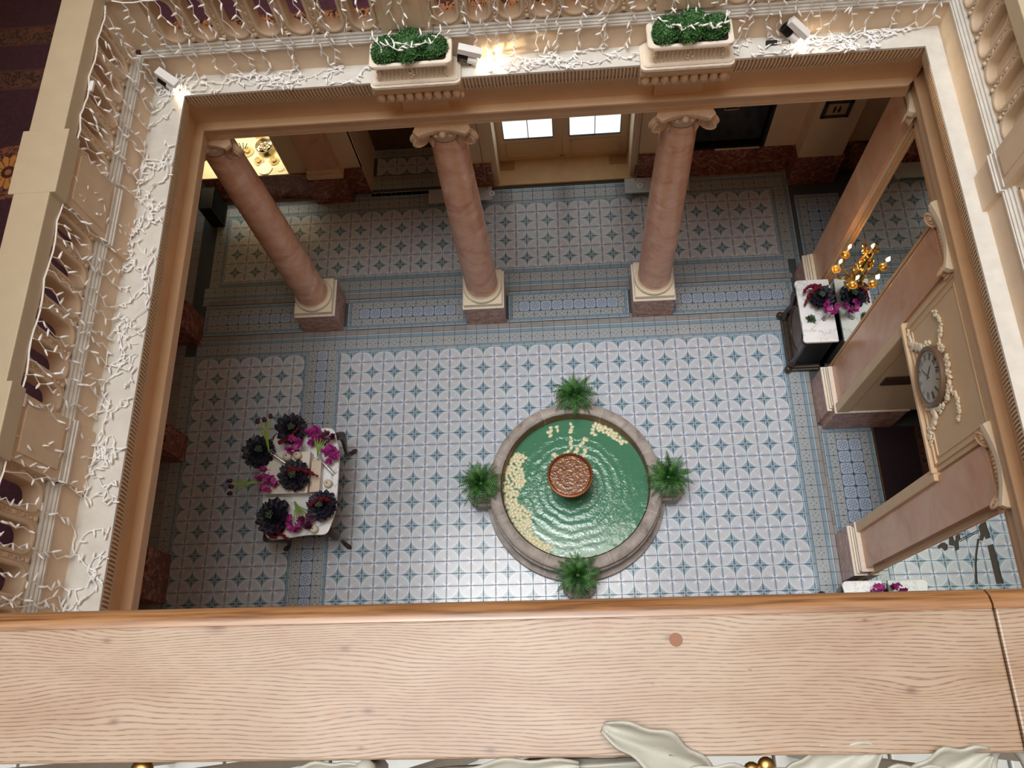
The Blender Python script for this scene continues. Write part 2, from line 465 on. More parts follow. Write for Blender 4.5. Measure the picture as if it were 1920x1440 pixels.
# dark purple gallery carpet with ochre scroll borders and sunflower roundels
def carpet_mat(name, along, base, edge, borders, suns, ochre=(112, 74, 54)):
    g = G(name); p = g.pos(); x, y, _ = g.sep(p)
    c = x if along == 'y' else y; l = y if along == 'y' else x
    col = g.mix(g.noise(p, 30, 2).sm(.3, .7), lin(base), lin(tuple(k*1.25 for k in base)))
    q = g.noise(g.comb(x*1.0, y*1.0, 0), 11, 2, .5, 2.2)
    for b, w_ in borders:
        inb = c.band(b, w_, .06)
        col = g.mix(inb, col, lin((58, 34, 30)))
        col = g.mix(inb*q.band(.5, .07, .5), col, lin(ochre))
        col = g.mix(c.band(b - w_, .012, .3) .max(c.band(b + w_, .012, .3)), col, lin((92, 58, 50)))
    for sx, sy, sr in suns:
        dx, dy = x - sx, y - sy; r = (dx*dx + dy*dy).sqrt(); th = dy.atan2(dx)
        leaf = (1 - r.sm(sr*1.55, sr*1.6))*q.band(.52, .10, .5)
        col = g.mix(leaf, col, lin((150, 96, 62)))
        pet = (th*6.5).cos().abs()*.25 + .75
        flower = (r/(pet*sr)).lt(1.0)
        col = g.mix(flower, col, g.mix((th*6.5).cos().abs().sm(.0, .5), lin((96, 50, 22)), lin((214, 150, 78))))
        col = g.mix(r.lt(sr*.36), col, lin((74, 38, 30)))
        col = g.mix(r.lt(sr*.17), col, lin((176, 116, 76)))
    g.color(col).set(Roughness=.95, Sheen_Weight=.3).bump(g.noise(p, 260, 1), .4, .004); return g.m
M['carpet'] = carpet_mat('purple_gallery_carpet', 'x', (60, 30, 44), None, [(.62, .10), (1.12, .10)], [(-1.50, -.36, .17), (-1.50, -2.3, .17)])
M['carpetb'] = carpet_mat('purple_back_carpet', 'x', (74, 38, 56), None, [(1.04, .13)], [], (196, 134, 88))
M['carpetr'] = carpet_mat('dark_recess_carpet', 'y', (34, 18, 26), None, [(7.45, .12)], [])

# ------------------------------------------------------------------ floor of encaustic tiles
T = .15
floor = MB().box(-2.6, 8.3, -6.6, 3.6, -.25, -.004).build('floor', M['grout'])
tag(floor, 'patterned blue and grey encaustic tile floor of the court', None, None, 'structure')
PL = {'field': [], 'border': [], 'medallion': [], 'strip': [], 'plain': []}
FC = (3.10, -2.05)
def lay(kind, x, y, w_, h_, var=0): PL[kind].append((x, y, w_, h_, var))
def field(x0, yt, nx, ny, par=0):
    for i in range(nx):
        for j in range(ny):
            cl = (i + par) % 2 == 0      # ring centre on the left edge
            cb = j % 2 == 0              # ring centre on the lower edge
            x, y = x0 + i*T, yt - (j+1)*T
            if math.hypot(x + T/2 - FC[0], y + T/2 - FC[1]) < .92: continue
            lay('field', x, y, T, T, (0 if cl else 1) + (0 if cb else 2))
def row(kind, x0, x1, y0, y1, var=0):          # a course along x
    x = x0
    while x < x1 - 1e-4:
        e = min(x + T, x1); lay(kind, x, y0, e - x, y1 - y0, var); x = e
def colm(kind, x0, x1, y0, y1, var=0):         # a course along y
    y = y1
    while y > y0 + 1e-4:
        b = max(y - T, y0); lay(kind, x0, b, x1 - x0, y - b, var); y = b
def panel(x0, x1, y0, y1, rows=1, alongx=True, bw=.05, hb=None):
    row('strip', x0, x1, y1 - bw, y1, 0); row('strip', x0, x1, y0, y0 + bw, 2)
    colm('strip', x0, x0 + bw, y0 + bw, y1 - bw, 5); colm('strip', x1 - bw, x1, y0 + bw, y1 - bw, 4)
    a0, a1, b0, b1 = x0 + bw, x1 - bw, y0 + bw, y1 - bw
    if alongx:
        n = int((a1 - a0 - .16)/T); m = (a1 - a0 - n*T)/2; h_ = ((b1 - b0) - rows*T)/2
        row('border', a0, a1, b1 - h_, b1); row('border', a0, a1, b0, b0 + h_)
        for r_ in range(rows):
            yb = b0 + h_ + r_*T
            lay('border', a0, yb, m, T, 4); lay('border', a1 - m, yb, m, T, 4)
            for k in range(n): lay('medallion', a0 + m + k*T, yb, T, T)
    else:
        n = int((b1 - b0 - .16)/T); m = (b1 - b0 - n*T)/2; h_ = ((a1 - a0) - rows*T)/2
        colm('border', a0, a0 + h_, b0, b1, 4); colm('border', a1 - h_, a1, b0, b1, 4)
        for r_ in range(rows):
            xb = a0 + h_ + r_*T
            lay('border', xb, b0, T, m); lay('border', xb, b1 - m, T, m)
            for k in range(n): lay('medallion', xb, b0 + m + k*T, T, T)
YN = -4.5
field(0, 0, 39, 30)
field(-1.993, 0, 10, 30, 1)
field(-1.78, 2.237, 52, 7)
field(0.36, 3.17, 6, 2)
# course between the side field and the main field
colm('strip', -.493, -.443, YN, 0.0, 4); colm('border', -.443, -.323, YN, .05, 4)
colm('medallion', -.323, -.173, YN, .05); colm('border', -.173, -.05, YN, .05, 4); colm('strip', -.05, 0, YN, 0.0, 5)
# courses between the fields and the column line
for x0, x1 in ((-2.04, -.443), (-.05, 5.90)): row('strip', x0, x1, 0, .05, 2)
row('border', -2.04, 6.10, .05, .20); row('strip', -2.04, 6.15, .20, .262, 0); row('plain', -2.04, 6.15, .262, .34)
row('plain', -2.04, 6.15, .82, .895); row('strip', -2.04, 6.12, .895, .957, 2); row('border', -2.04, 6.12, .957, 1.107); row('strip', -1.83, 6.07, 1.107, 1.187, 0)
for x0, x1 in ((-1.98, -.56), (.065, 1.73), (2.30, 3.93), (4.50, 6.12)): panel(x0, x1, .35, .81)
for x0, x1 in ((-.56, .065), (1.73, 2.30), (3.93, 4.50)):
    row('plain', x0, x1, .34, .40); row('plain', x0, x1, .76, .82)
# courses round the far field
row('strip', -1.83, 6.07, 2.237, 2.287, 2); row('border', -1.98, 6.22, 2.287, 2.437); row('strip', -1.98, 6.22, 2.437, 2.497, 0)
colm('strip', -1.83, -1.78, 1.187, 2.237, 4); colm('border', -1.98, -1.83, 1.107, 2.287, 4)
colm('strip', 6.02, 6.07, 1.187, 2.237, 5); colm('border', 6.07, 6.22, 1.107, 2.287, 4); colm('strip', 6.22, 6.28, .82, 2.50, 4)
panel(6.34, 6.95, .95, 2.12, 2, False)
row('strip', .3, 1.7, 2.497, 2.57, 0); row('border', .3, 1.7, 2.62, 2.77); row('plain', .3, 1.7, 2.77, 2.86); row('border', .3, 1.7, 3.18, 3.33)
row('plain', -2.04, 2.1, 2.497, 2.56); row('plain', 4.15, 6.3, 2.497, 2.56)
# courses along the wall with the clock
colm('strip', 5.85, 5.90, YN, 0, 5); colm('border', 5.90, 6.05, YN, .05, 4); colm('strip', 6.05, 6.11, YN, .20, 4); colm('plain', 6.11, 6.165, YN, .20)
row('plain', 6.165, 6.9, -1.34, -1.29)
panel(6.20, 6.81, -2.67, -1.335, 2, False)
colm('plain', 6.165, 6.20, -2.67, -1.335)
colm('strip', -2.045, -1.993, YN, 0, 4); colm('border', -2.195, -2.045, YN, .05, 4); colm('plain', -2.35, -2.195, YN, 2.5)

_tm = {}
def tile_mesh(kind, w_, h_, var):
    key = (kind, round(w_, 3), round(h_, 3), var)
    if key in _tm: return _tm[key]
    g_ = .0016; c = .0022; z1 = 0.0; z0 = -.004
    x0, x1, y0, y1 = g_, w_ - g_, g_, h_ - g_
    vs = [(x0,y0,z0),(x1,y0,z0),(x1,y1,z0),(x0,y1,z0),(x0+c,y0+c,z1),(x1-c,y0+c,z1),(x1-c,y1-c,z1),(x0+c,y1-c,z1)]
    fs = [(4,5,6,7),(0,1,5,4),(1,2,6,5),(2,3,7,6),(3,0,4,7)]
    me = bpy.data.meshes.new(kind + '_tile'); me.from_pydata(vs, [], fs); me.materials.append(TM[kind])
    uvl = me.uv_layers.new(name='UVMap')
    for lp in me.loops:
        p = vs[lp.vertex_index]; u, v = p[0]/w_, p[1]/h_
        if kind == 'field':
            if var & 1: u = 1 - u
            if var & 2: v = v
            else: v = v
            if var & 2: v = 1 - v
        else:
            if kind == 'border':      # cut tiles keep the pattern scale
                u, v = .5 + (u - .5)*min(1, w_/T), .5 + (v - .5)*min(1, h_/T)
            if var & 4: u, v = v, u
            if var & 1: v = 1 - v
            if var & 2: v = 1 - v
        uvl.data[lp.index].uv = (u, v)
    me.update(); _tm[key] = me; return me
from bpy_extras.object_utils import world_to_camera_view
bpy.context.view_layer.update()
def seen_size(t):
    x, y, w_, h_, _v = t; p = Vector((x + w_/2, y + h_/2, 0))
    q = cam.matrix_world.inverted() @ p
    u = -q.x/q.z*1554.87; v = -q.y/q.z*1554.87          # pixels from the image centre
    vis = abs(u) < 960 and -410 < v < 720
    if p.x < -1.9 or (p.y > 2.3 and not .3 < p.x < 6.2): vis = False
    return (1 if vis else 0, 1.0/(p - cam.location).length*math.sqrt(w_*h_))
for kind, L in PL.items():
    L.sort(key=seen_size, reverse=True)
    for (x, y, w_, h_, var) in L[:300]:
        put(kind + '_tile', tile_mesh(kind, w_, h_, var), floor, (x, y, 0))
    rest = L[300:]
    if rest:
        vs, fs, uvs = [], [], []
        for (x, y, w_, h_, var) in rest:
            me = tile_mesh(kind, w_, h_, var); n = len(vs)
            vs += [(v.co.x + x, v.co.y + y, v.co.z) for v in me.vertices]
            fs += [tuple(i + n for i in p.vertices) for p in me.polygons]
            uvs += [tuple(d.uv) for d in me.uv_layers[0].data]
        me = bpy.data.meshes.new(kind + '_tiles'); me.from_pydata(vs, [], fs); me.materials.append(TM[kind])
        ul = me.uv_layers.new(name='UVMap')
        ul.data.foreach_set('uv', [c for q in uvs for c in q])
        me.update(); tag(put(kind + '_tiles', me, floor), kind=('stuff'))

# ------------------------------------------------------------------ entablature round the court
XL, YB, XR, YE = -.07, .30, 6.02, -5.4
def side_pt(side, a, o, z):
    if side == 'left': return (XL - o, a, z)
    if side == 'back': return (a, YB + o, z)
    return (XR + o, a, z)
def side_span(side, o):
    if side == 'back': return (XL - o, XR + o)
    return (YE, YB + o)
def shell(mb, side, prof, ex=0):
    for (o0, z0), (o1, z1) in zip(prof, prof[1:]):
        o0, o1 = o0 + ex, o1 + ex
        a0, a1 = side_span(side, o0); b0, b1 = side_span(side, o1)
        mb.quad(side_pt(side, a0, o0, z0), side_pt(side, a1, o0, z0), side_pt(side, b1, o1, z1), side_pt(side, b0, o1, z1))
    return mb
ARCH = [(.55, 3.99), (.13, 3.99), (.13, 4.03), (.12, 4.036), (.12, 4.10), (.11, 4.106), (.11, 4.155), (.088, 4.165), (.075, 4.18), (.075, 4.197), (.15, 4.207)]
FRZ = [(.15, 4.207), (.15, 4.45)]
COR = [(.15, 4.45), (.13, 4.462), (.115, 4.49), (.085, 4.498), (.085, 4.53), (.05, 4.575), (.032, 4.63), (.022, 4.70), (.022, 4.712)]
EX = {'left': 0, 'back': 0, 'right': .055}
LW = {'left': .30, 'back': .23, 'right': .16}
for n_, side in enumerate(('left', 'back', 'right')):
    nm = {'left': 'on the carpeted gallery side', 'back': 'over the three columns', 'right': 'over the clock wall'}[side]
    t = struct('trim_%d' % (n_ + 1), 'plaster entablature toned tan for shade and ledge whitened for skylight ' + nm)
    ex = EX[side]
    shell(MB(), side, ARCH, ex).build('architrave', M['tan'], t, smooth=40)
    shell(MB(), side, FRZ, ex).build('frieze', M['tan'], t)
    cor = [(o + (ex if z < 4.5 else 0), z) for o, z in COR]
    shell(MB(), side, cor).build('cornice', M['tan'], t, smooth=50)
    shell(MB(), side, [(.022, 4.712), (0, 4.714), (0, 4.735), (LW[side] + .06, 4.735), (LW[side] + .06, 4.6)]).build('ledge', M['ledge'], t)
    # fillets between the flutes and the bead row below them
    fl, bd = MB(), MB()
    a0, a1 = side_span(side, .0); n = int((a1 - a0)/.03)
    for k in range(n):
        a = a0 + (k + .5)*(a1 - a0)/n
        if abs(a - YE) < .02: continue
        P_ = [(.088, 4.53), (.05, 4.535), (.02, 4.60), (.006, 4.67), (.002, 4.712), (.03, 4.712)]
        for sgn in (-1, 1):
            pass
        lo = [side_pt(side, a - .0075, o, z) for o, z in P_]; hi = [side_pt(side, a + .0075, o, z) for o, z in P_]
        fl.rings([lo, hi], True, True, True)
        q0 = side_pt(side, a - .009, .062 + 0, 4.506); q1 = side_pt(side, a + .009, .092, 4.53)
        bd.box(min(q0[0], q1[0]), max(q0[0], q1[0]), min(q0[1], q1[1]), max(q0[1], q1[1]), 4.506, 4.53)
    tag(fl.build('fluting', M['cream'], t), kind='stuff')
    tag(bd.build('bead_row', M['cream'], t), kind='stuff')
    if side == 'back':
        for xc in (1.91, 4.13):
            MB().box(xc - .21, xc + .21, YB + .128, YB + .2, 4.207, 4.45).build('frieze_block', M['tan'], t, bevel=.004)
            MB().box(xc - .37, xc + .37, .235, .40, 4.675, 4.738).build('ledge_block', M['cream'], t, bevel=.006)
            lf = MB()
            for k in range(9):
                xx = xc - .32 + k*.08
                lf.sphere((xx, .275, 4.585), .040, 8, 5, 1, .9, 1.5)
                lf.sphere((xx + .04, .30, 4.53), .024, 8, 5, 1, 1, 1.6)
            lf.box(xc - .37, xc + .37, .25, .42, 4.64, 4.676); lf.box(xc - .37, xc + .37, .29, .42, 4.52, 4.65)
            lf.build('leaf_corbel', M['tan'], t, smooth=60)

# ------------------------------------------------------------------ balustrades of the first floor
OUT = {'left': lambda a, d, z: (-.34 - d, a, z), 'back': lambda a, d, z: (a, .50 + d, z), 'right': lambda a, d, z: (6.155 + d, a, z)}
def bx(mb, side, a0, a1, d0, d1, z0, z1):
    p, q = OUT[side](a0, d0, z0), OUT[side](a1, d1, z1)
    return mb.box(min(p[0], q[0]), max(p[0], q[0]), min(p[1], q[1]), max(p[1], q[1]), z0, z1)
ZB0, ZB1 = 5.045, 5.545
def stadium(hw, zb, zt, n=9):
    pts = []
    for i in range(n + 1):
        t = PI + PI*i/n; pts.append((hw*math.cos(t), zb + hw*math.sin(t)))
    for i in range(n + 1):
        t = PI*i/n; pts.append((hw*math.cos(t), zt + hw*math.sin(t)))
    return pts
def cell_mesh(w_, blind):
    """one pierced panel, local: a along x, depth +y, z from 0"""
    h = ZB1 - ZB0; hw = w_*.31; zb = .045 + hw; zt = h - .04 - hw
    inn = stadium(hw, zb, zt); out = []
    for x, z in inn:
        if z <= zb + 1e-6 or z >= zt - 1e-6:
            cz = zb if z <= zb + 1e-6 else zt
            dx, dz = x, z - cz
            s = min((w_/2)/abs(dx) if abs(dx) > 1e-6 else 9e9, ((zb if dz < 0 else h - zt)/abs(dz)) if abs(dz) > 1e-6 else 9e9)
            out.append((dx*s, cz + dz*s))
        else: out.append((math.copysign(w_/2, x), z))
    m = MB(); d = .115
    F = [(x, 0, z) for x, z in inn]; B_ = [(x, d if not blind else .06, z) for x, z in inn]; O = [(x, 0, z) for x, z in out]
    m.rings([O, F, B_], True)
    if blind: m.add([]); k = m.add(B_); m.face([k + i for i in range(len(B_))])
    else:
        O2 = [(x, d, z) for x, z in out]; m.rings([B_, O2], True)
    # corner fill
    for sx in (-1, 1):
        for z in (0, h):
            pass
    off = lambda e: [(x*(1 + e/hw) if abs(x) > 1e-6 else x, 0, (zb + (z - zb)*(1 + e/hw)) if z <= zb + 1e-6 else ((zt + (z - zt)*(1 + e/hw)) if z >= zt - 1e-6 else z)) for x, z in inn]
    m.tube(off(.016), .015, 7, True); m.tube(off(.036), .007, 5, True)
    m.sphere((w_/2, -.004, .05), .018, 8, 6); m.sphere((w_/2, -.004, .095), .011, 8, 6); m.sphere((w_/2, -.002, h*.52), .022, 8, 6, .8, .6, 1.3)
    m.sphere((w_/2 - .0, -.002, h - .05), .018, 8, 6)
    m.tube([(w_/2 + .013*math.sin(k*.9), -.004, h*.60 + .012*k) for k in range(10)], .007, 5)
    m.tube([(w_/2 - .013*math.sin(k*.9), -.004, h*.44 - .012*k) for k in range(10)], .007, 5)
    return m
def balustrade(side, label, bays, piers, a0, a1, posts=(), blind=False, flats=()):
    t = thing('gallery_balustrade', label, 'balustrade')
    mb = MB(); bx(mb, side, a0, a1, 0, .20, 4.70, 4.985); mb.build('plinth', M['baluster'], t)
    mb = MB()
    bx(mb, side, a0, a1, -.014, .2, 4.975, 4.992); bx(mb, side, a0, a1, -.006, .2, 4.992, 5.008)
    bx(mb, side, a0, a1, .012, .2, 5.008, 5.024); bx(mb, side, a0, a1, .03, .2, 5.024, 5.045)
    mb.build('base_moulding', M['ledge'], t, bevel=.003)
    mb = MB(); bx(mb, side, a0, a1, .03, .21, 5.535, 5.565); bx(mb, side, a0, a1, -.005, .25, 5.565, 5.70); mb.build('handrail', M['rail'], t, bevel=.008)
    rz = {'left': PI/2, 'back': 0, 'right': -PI/2}[side]
    for b0, b1, n in bays:
        w_ = (b1 - b0)/n; me = None
        for k in range(n):
            a = b0 + (k + .5)*w_
            if me is None: me = cell_mesh(w_, blind).mesh('pierced_panel', M['baluster'], 40)
            p = OUT[side](a, .055, ZB0)
            put('pierced_panel', me, t, p, (0, 0, rz))
    for p0, p1 in piers:
        m = (p0 + p1)/2
        mb = MB(); pj = .03 if side == 'back' else 0
        bx(mb, side, p0, p1, -.035 + pj, .22, 4.70, 4.972); bx(mb, side, p0, p1, -.02 + pj, .22, 5.04, 5.57)
        bx(mb, side, p0 + .06, p1 - .06, -.032 + pj, .0 + pj, 5.09, 5.50); mb.build('pier', M['baluster'], t, bevel=.004)
        mb = MB(); bx(mb, side, p0 - .01, p1 + .01, -.05 + pj, .2, 4.972, 4.99); bx(mb, side, p0 - .01, p1 + .01, -.04 + pj, .2, 4.99, 5.008); bx(mb, side, p0, p1, -.028 + pj, .2, 5.008, 5.045)
        mb.build('pier_moulding', M['ledge'], t, bevel=.003)
        mb = MB(); bx(mb, side, p0 - .02, p1 + .02, -.045, .29, 5.562, 5.704); mb.build('rail_block', M['rail'], t, bevel=.008)
    for p0, p1 in posts:
        mb = MB(); bx(mb, side, p0, p1, .03, .19, 5.04, 5.57); mb.build('corner_post', M['baluster'], t, bevel=.004)
    for p0, p1 in flats:
        mb = MB(); bx(mb, side, p0, p1, .055, .19, 5.04, 5.57); mb.build('flat_panel', M['baluster'], t)
        mb = MB()
        for q in ((p0 + .05, p1 - .05, 5.09, 5.11), (p0 + .05, p1 - .05, 5.48, 5.50)): bx(mb, side, q[0], q[1], .038, .06, q[2], q[3])
        for q in (p0 + .05, p1 - .07): bx(mb, side, q, q + .02, .038, .06, 5.09, 5.50)
        mb.build('panel_frame', M['baluster'], t, bevel=.004)
    return t
balustrade('left', 'beige pierced stucco balustrade of the gallery with the sunflower carpet',
           [(-.82, .36, 5), (-2.70, -1.30, 6), (-4.72, -3.13, 6)], [(-1.30, -.82), (-3.13, -2.70)], -5.3, .50, [(.36, .56)])
balustrade('back', 'beige pierced stucco balustrade above the two white planters',
           [(-.12, 1.69, 7), (2.10, 3.88, 7), (4.39, 5.90, 6)], [(1.69, 2.10), (3.88, 4.39)], -.34, 6.155, [(-.42, -.12), (5.90, 6.20)])
balustrade('right', 'beige blind stucco balustrade with closed niches above the clock',
           [(-.965, .50, 6)], [(-1.26, -.965)], -5.3, .50, [], True, [(-2.75, -1.26), (-4.6, -3.1)])
# ------------------------------------------------------------------ slabs, walls, ceilings of the place
def sbox(name, bxs, mat, label=None):
    mb = MB()
    for b in bxs: mb.box(*b)
    o = mb.build(name, mat); tag(o, label, None, None, 'structure'); return o
sbox('ceiling_ground', [(-2.8, -.30, -6.6, 3.6, 4.2, 4.64), (-.30, 6.36, .53, 3.6, 4.2, 4.64), (6.36, 8.3, -6.6, 3.6, 4.2, 4.64), (-.30, 6.36, -6.6, -5.3, 4.2, 4.64)], M['ceil'], 'plaster ceiling under the first floor galleries')
sbox('floor_gallery', [(-2.6, -.5, -6.6, 3.6, 4.64, 4.70), (-.5, 8.3, .68, 3.6, 4.64, 4.70), (-.5, 6.4, -6.6, -5.3, 4.64, 4.70)], M['darkwood'], 'first floor gallery floor slab behind the balustrades')
tag(MB().box(-2.55, -.61, -6.4, 3.5, 4.70, 4.712).build('carpet', M['carpet']), 'dark purple carpet with ochre scroll bands and a sunflower on the side gallery', 'carpet')
tag(MB().box(-.60, 6.3, .76, 3.5, 4.70, 4.712).build('carpet', M['carpetb']), 'plum carpet with ochre scroll border behind the planter balustrade', 'carpet')
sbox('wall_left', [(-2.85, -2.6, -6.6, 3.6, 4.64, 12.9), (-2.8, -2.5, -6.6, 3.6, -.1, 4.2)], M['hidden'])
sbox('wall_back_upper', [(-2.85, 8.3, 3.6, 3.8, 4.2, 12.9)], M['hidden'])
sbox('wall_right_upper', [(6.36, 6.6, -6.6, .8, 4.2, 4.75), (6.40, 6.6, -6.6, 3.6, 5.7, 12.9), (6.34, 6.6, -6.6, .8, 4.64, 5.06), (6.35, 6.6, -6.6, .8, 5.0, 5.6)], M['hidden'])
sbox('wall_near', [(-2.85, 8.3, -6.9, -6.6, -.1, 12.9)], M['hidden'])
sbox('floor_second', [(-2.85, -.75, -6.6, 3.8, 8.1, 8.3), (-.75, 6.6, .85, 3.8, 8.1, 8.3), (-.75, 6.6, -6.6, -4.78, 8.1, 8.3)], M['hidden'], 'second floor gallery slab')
sbox('ceiling_upper', [(-2.85, -.75, -6.6, 3.8, 12.8, 13.0), (-.75, 6.6, .85, 3.8, 12.8, 13.0), (-.75, 6.6, -6.6, -5.4, 12.8, 13.0)], M['cream'])
for n_, (y0, y1) in enumerate(((.22, .62), (-1.47, -1.12), (-3.28, -2.68))):
    MB().box(-2.5, -1.985, y0, y1, 0, .58).build('marble_pedestal', M['redd'], bpy.data.objects['wall_left'], bevel=.006)
MB().box(-2.52, -2.47, -6.5, 3.4, 0, .30).build('skirting', M['redd'], bpy.data.objects['wall_left'])

# back wall of the ground floor, built round the display case, the passage, the doors and the dark window
wb = struct('wall_back', 'cream wall with red marble skirting behind the columns')
def wpart(name, boxes, mat, bevel=0):
    mb = MB()
    for b in boxes: mb.box(*b)
    return mb.build(name, mat, wb, bevel=bevel)
wpart('wall_panel', [(-.74, -.46, 2.56, 2.9, .58, 4.2), (.0, .30, 2.60, 3.5, .58, 4.2), (1.75, 2.12, 2.54, 3.0, .58, 4.2), (4.18, 4.80, 2.54, 3.0, .58, 4.2), (5.86, 6.30, 2.54, 3.0, .58, 4.2),
                     (4.80, 5.86, 2.54, 3.0, 2.6, 4.2), (6.28, 6.86, 2.31, 3.0, .60, 4.2), (6.86, 8.3, 2.54, 3.0, .58, 4.2), (2.12, 4.18, 2.60, 3.0, 2.75, 4.2), (.30, 1.75, 2.75, 3.0, 2.9, 4.2), (-2.06, -.74, 2.60, 3.0, 2.3, 4.2)], M['cream'])
wpart('wall_core', [(-2.06, -.74, 3.33, 3.6, 0, 4.2), (-.74, .30, 2.95, 3.6, 0, 4.2), (1.75, 2.12, 2.9, 3.6, 0, 4.2), (4.18, 8.3, 2.95, 3.6, 0, 4.2), (2.1, 4.2, 3.06, 3.6, 0, 4.2)], M['cream'])
wpart('skirting', [(-.74, -.40, 2.53, 2.9, 0, .58), (4.50, 6.28, 2.53, 2.95, 0, .58), (6.27, 6.90, 2.29, 2.95, 0, .60), (6.86, 8.2, 2.5, 2.95, 0, .58)], M['redd'], .006)
wpart('pilaster_pedestal', [(-.49, .06, 2.42, 2.9, 0, .56)], M['redd'], .008)
wpart('corner_pedestal', [(.05, .295, 2.57, 3.3, 0, .575)], M['redd'], .008)
wpart('pilaster_base', [(-.47, .04, 2.44, 2.9, .56, .66), (-.45, .02, 2.46, 2.9, .66, .74)], M['cream'], .01)
wpart('pilaster_shaft', [(-.43, .0, 2.48, 2.9, .74, 4.2)], M['pinkp'])
wpart('pier_pedestal', [(1.74, 2.125, 2.5, 3.0, 0, .58)], M['redd'], .006)
wpart('pier_pedestal', [(4.17, 4.52, 2.5, 3.0, 0, .58)], M['redd'], .006)
wpart('door_jamb', [(2.12, 2.20, 2.58, 2.96, 0, 2.8), (2.05, 2.13, 2.56, 2.70, .3, 2.8)], M['cream'], .012)
wpart('door_jamb', [(4.07, 4.15, 2.58, 2.96, 0, 2.8), (4.14, 4.22, 2.56, 2.70, .3, 2.8)], M['cream'], .012)
wpart('passage_door', [(.30, 1.75, 3.34, 3.42, 0, 2.9)], M['panelwood'])
wpart('passage_side', [(.28, .31, 2.6, 3.4, 0, 4.2), (1.74, 1.76, 2.6, 3.4, .58, 4.2)], M['cream'])
# landing in front of the doors
t = MB(); t.box(2.10, 4.17, 2.545, 3.0, -.05, .03); wl = t.build('door_landing', paint('ochre_landing_stone', (206, 172, 122), .08, 5, .5), wb, bevel=.004)
MB().box(2.21, 2.42, 2.80, 2.96, .03, .034).build('landing_patch', paint('brown_stone_patch', (172, 134, 84), .06, 8), wb)
MB().box(3.80, 4.05, 2.80, 2.96, .03, .034).build('landing_patch', bpy.data.materials['brown_stone_patch'], wb)

def door_leaf(n_, x0, x1, knob):
    t = struct('door_%d' % n_, 'cream panelled entrance door leaf with two bright panes')
    y0, y1 = 2.975, 3.02
    gz0, gz1 = .50, 2.45; gx0, gx1 = x0 + .10, x1 - .12
    mb = MB()
    mb.box(x0, gx0, y0, y1, .03, 2.7).box(gx1, x1, y0, y1, .03, 2.7).box(gx0, gx1, y0, y1, .03, gz0).box(gx0, gx1, y0, y1, gz1, 2.7)
    mb.build('door_frame', M['cream'], t)
    mb = MB(); mb.box(x0 + .12, x1 - .12, y0 - .012, y0 + .01, .12, .14).box(x0 + .12, x1 - .12, y0 - .012, y0 + .01, .40, .42).box(x0 + .12, x0 + .14, y0 - .012, y0 + .01, .12, .42).box(x1 - .14, x1 - .12, y0 - .012, y0 + .01, .12, .42)
    mb.build('panel_moulding', M['cream'], t, bevel=.004)
    gm = (gx0 + gx1)/2
    for a, b in ((gx0, gm), (gm, gx1)):
        MB().box(a + .006, b - .006, y0 + .012, y0 + .02, gz0 + .006, gz1).build('pane', M['daylight'], t)
    mb = MB()
    for a in (gx0, gm - .005, gx1 - .008): mb.box(a, a + .009, y0 - .004, y0 + .024, gz0, gz1)
    mb.box(gx0, gx1, y0 - .004, y0 + .024, gz0, gz0 + .009); mb.build('glazing_bar', M['black'], t)
    MB().sphere((knob, y0 - .02, .10), .014, 8, 6).build('floor_bolt', M['brass'], t, smooth=180)
M['daylight'] = emit('daylit_pane', (238, 246, 248), 1.15)
door_leaf(1, 2.20, 3.125, 3.10); door_leaf(2, 3.13, 4.07, 3.15)
# dark window with its frame in the back wall
t = struct('window_1', 'large dark glossy window above the red marble skirting')
MB().box(4.80, 5.86, 2.60, 2.64, .6, 2.6).build('pane', plain('black_glass', (10, 8, 8), .12), t)
mb = MB(); mb.box(4.80, 5.86, 2.54, 2.62, .58, .615).box(5.82, 5.86, 2.535, 2.62, .6, 2.6).box(4.80, 4.83, 2.54, 2.62, .6, 2.6); mb.build('frame', M['black'], t)
MB().box(5.2, 5.80, 2.525, 2.56, .578, .592).build('worn_sill', M['chip'], t)
mb = MB(); mb.box(5.22, 5.40, 2.585, 2.598, 1.31, 1.325).box(5.22, 5.23, 2.585, 2.598, 1.31, 1.5).box(5.39, 5.40, 2.585, 2.598, 1.31, 1.5); mb.build('notice_frame', plain('pinkish_frame', (176, 150, 146), .5), t)
# restroom sign
t = thing('restroom_sign', 'framed ivory sign with a man and a woman pictogram on the far pier', 'sign', (6.53, 2.30, 1.56))
MB().box(-.135, .135, .0, .008, -.115, .115).build('sign_panel', M['sign'], t)
mb = MB(); mb.box(-.17, .17, -.014, .008, -.15, -.11).box(-.17, .17, -.014, .008, .11, .15).box(-.17, -.125, -.014, .008, -.15, .15).box(.125, .17, -.014, .008, -.15, .15); mb.build('sign_frame', M['darkwood'], t, bevel=.004)
for sx, fem in ((-.03, False), (.03, True)):
    mb = MB(); mb.sphere((sx, -.004, .042), .011, 8, 6, 1, .3, 1)
    if fem: mb.frustum((sx - .022, sx + .022, -.006, .0), (sx - .008, sx + .008, -.006, .0), -.028, .028).box(sx - .012, sx - .002, -.006, 0, -.06, -.028).box(sx + .002, sx + .012, -.006, 0, -.06, -.028)
    else: mb.box(sx - .014, sx + .014, -.006, 0, -.02, .028).box(sx - .012, sx - .002, -.006, 0, -.06, -.02).box(sx + .002, sx + .012, -.006, 0, -.06, -.02)
    mb.build('pictogram', M['black'], t)

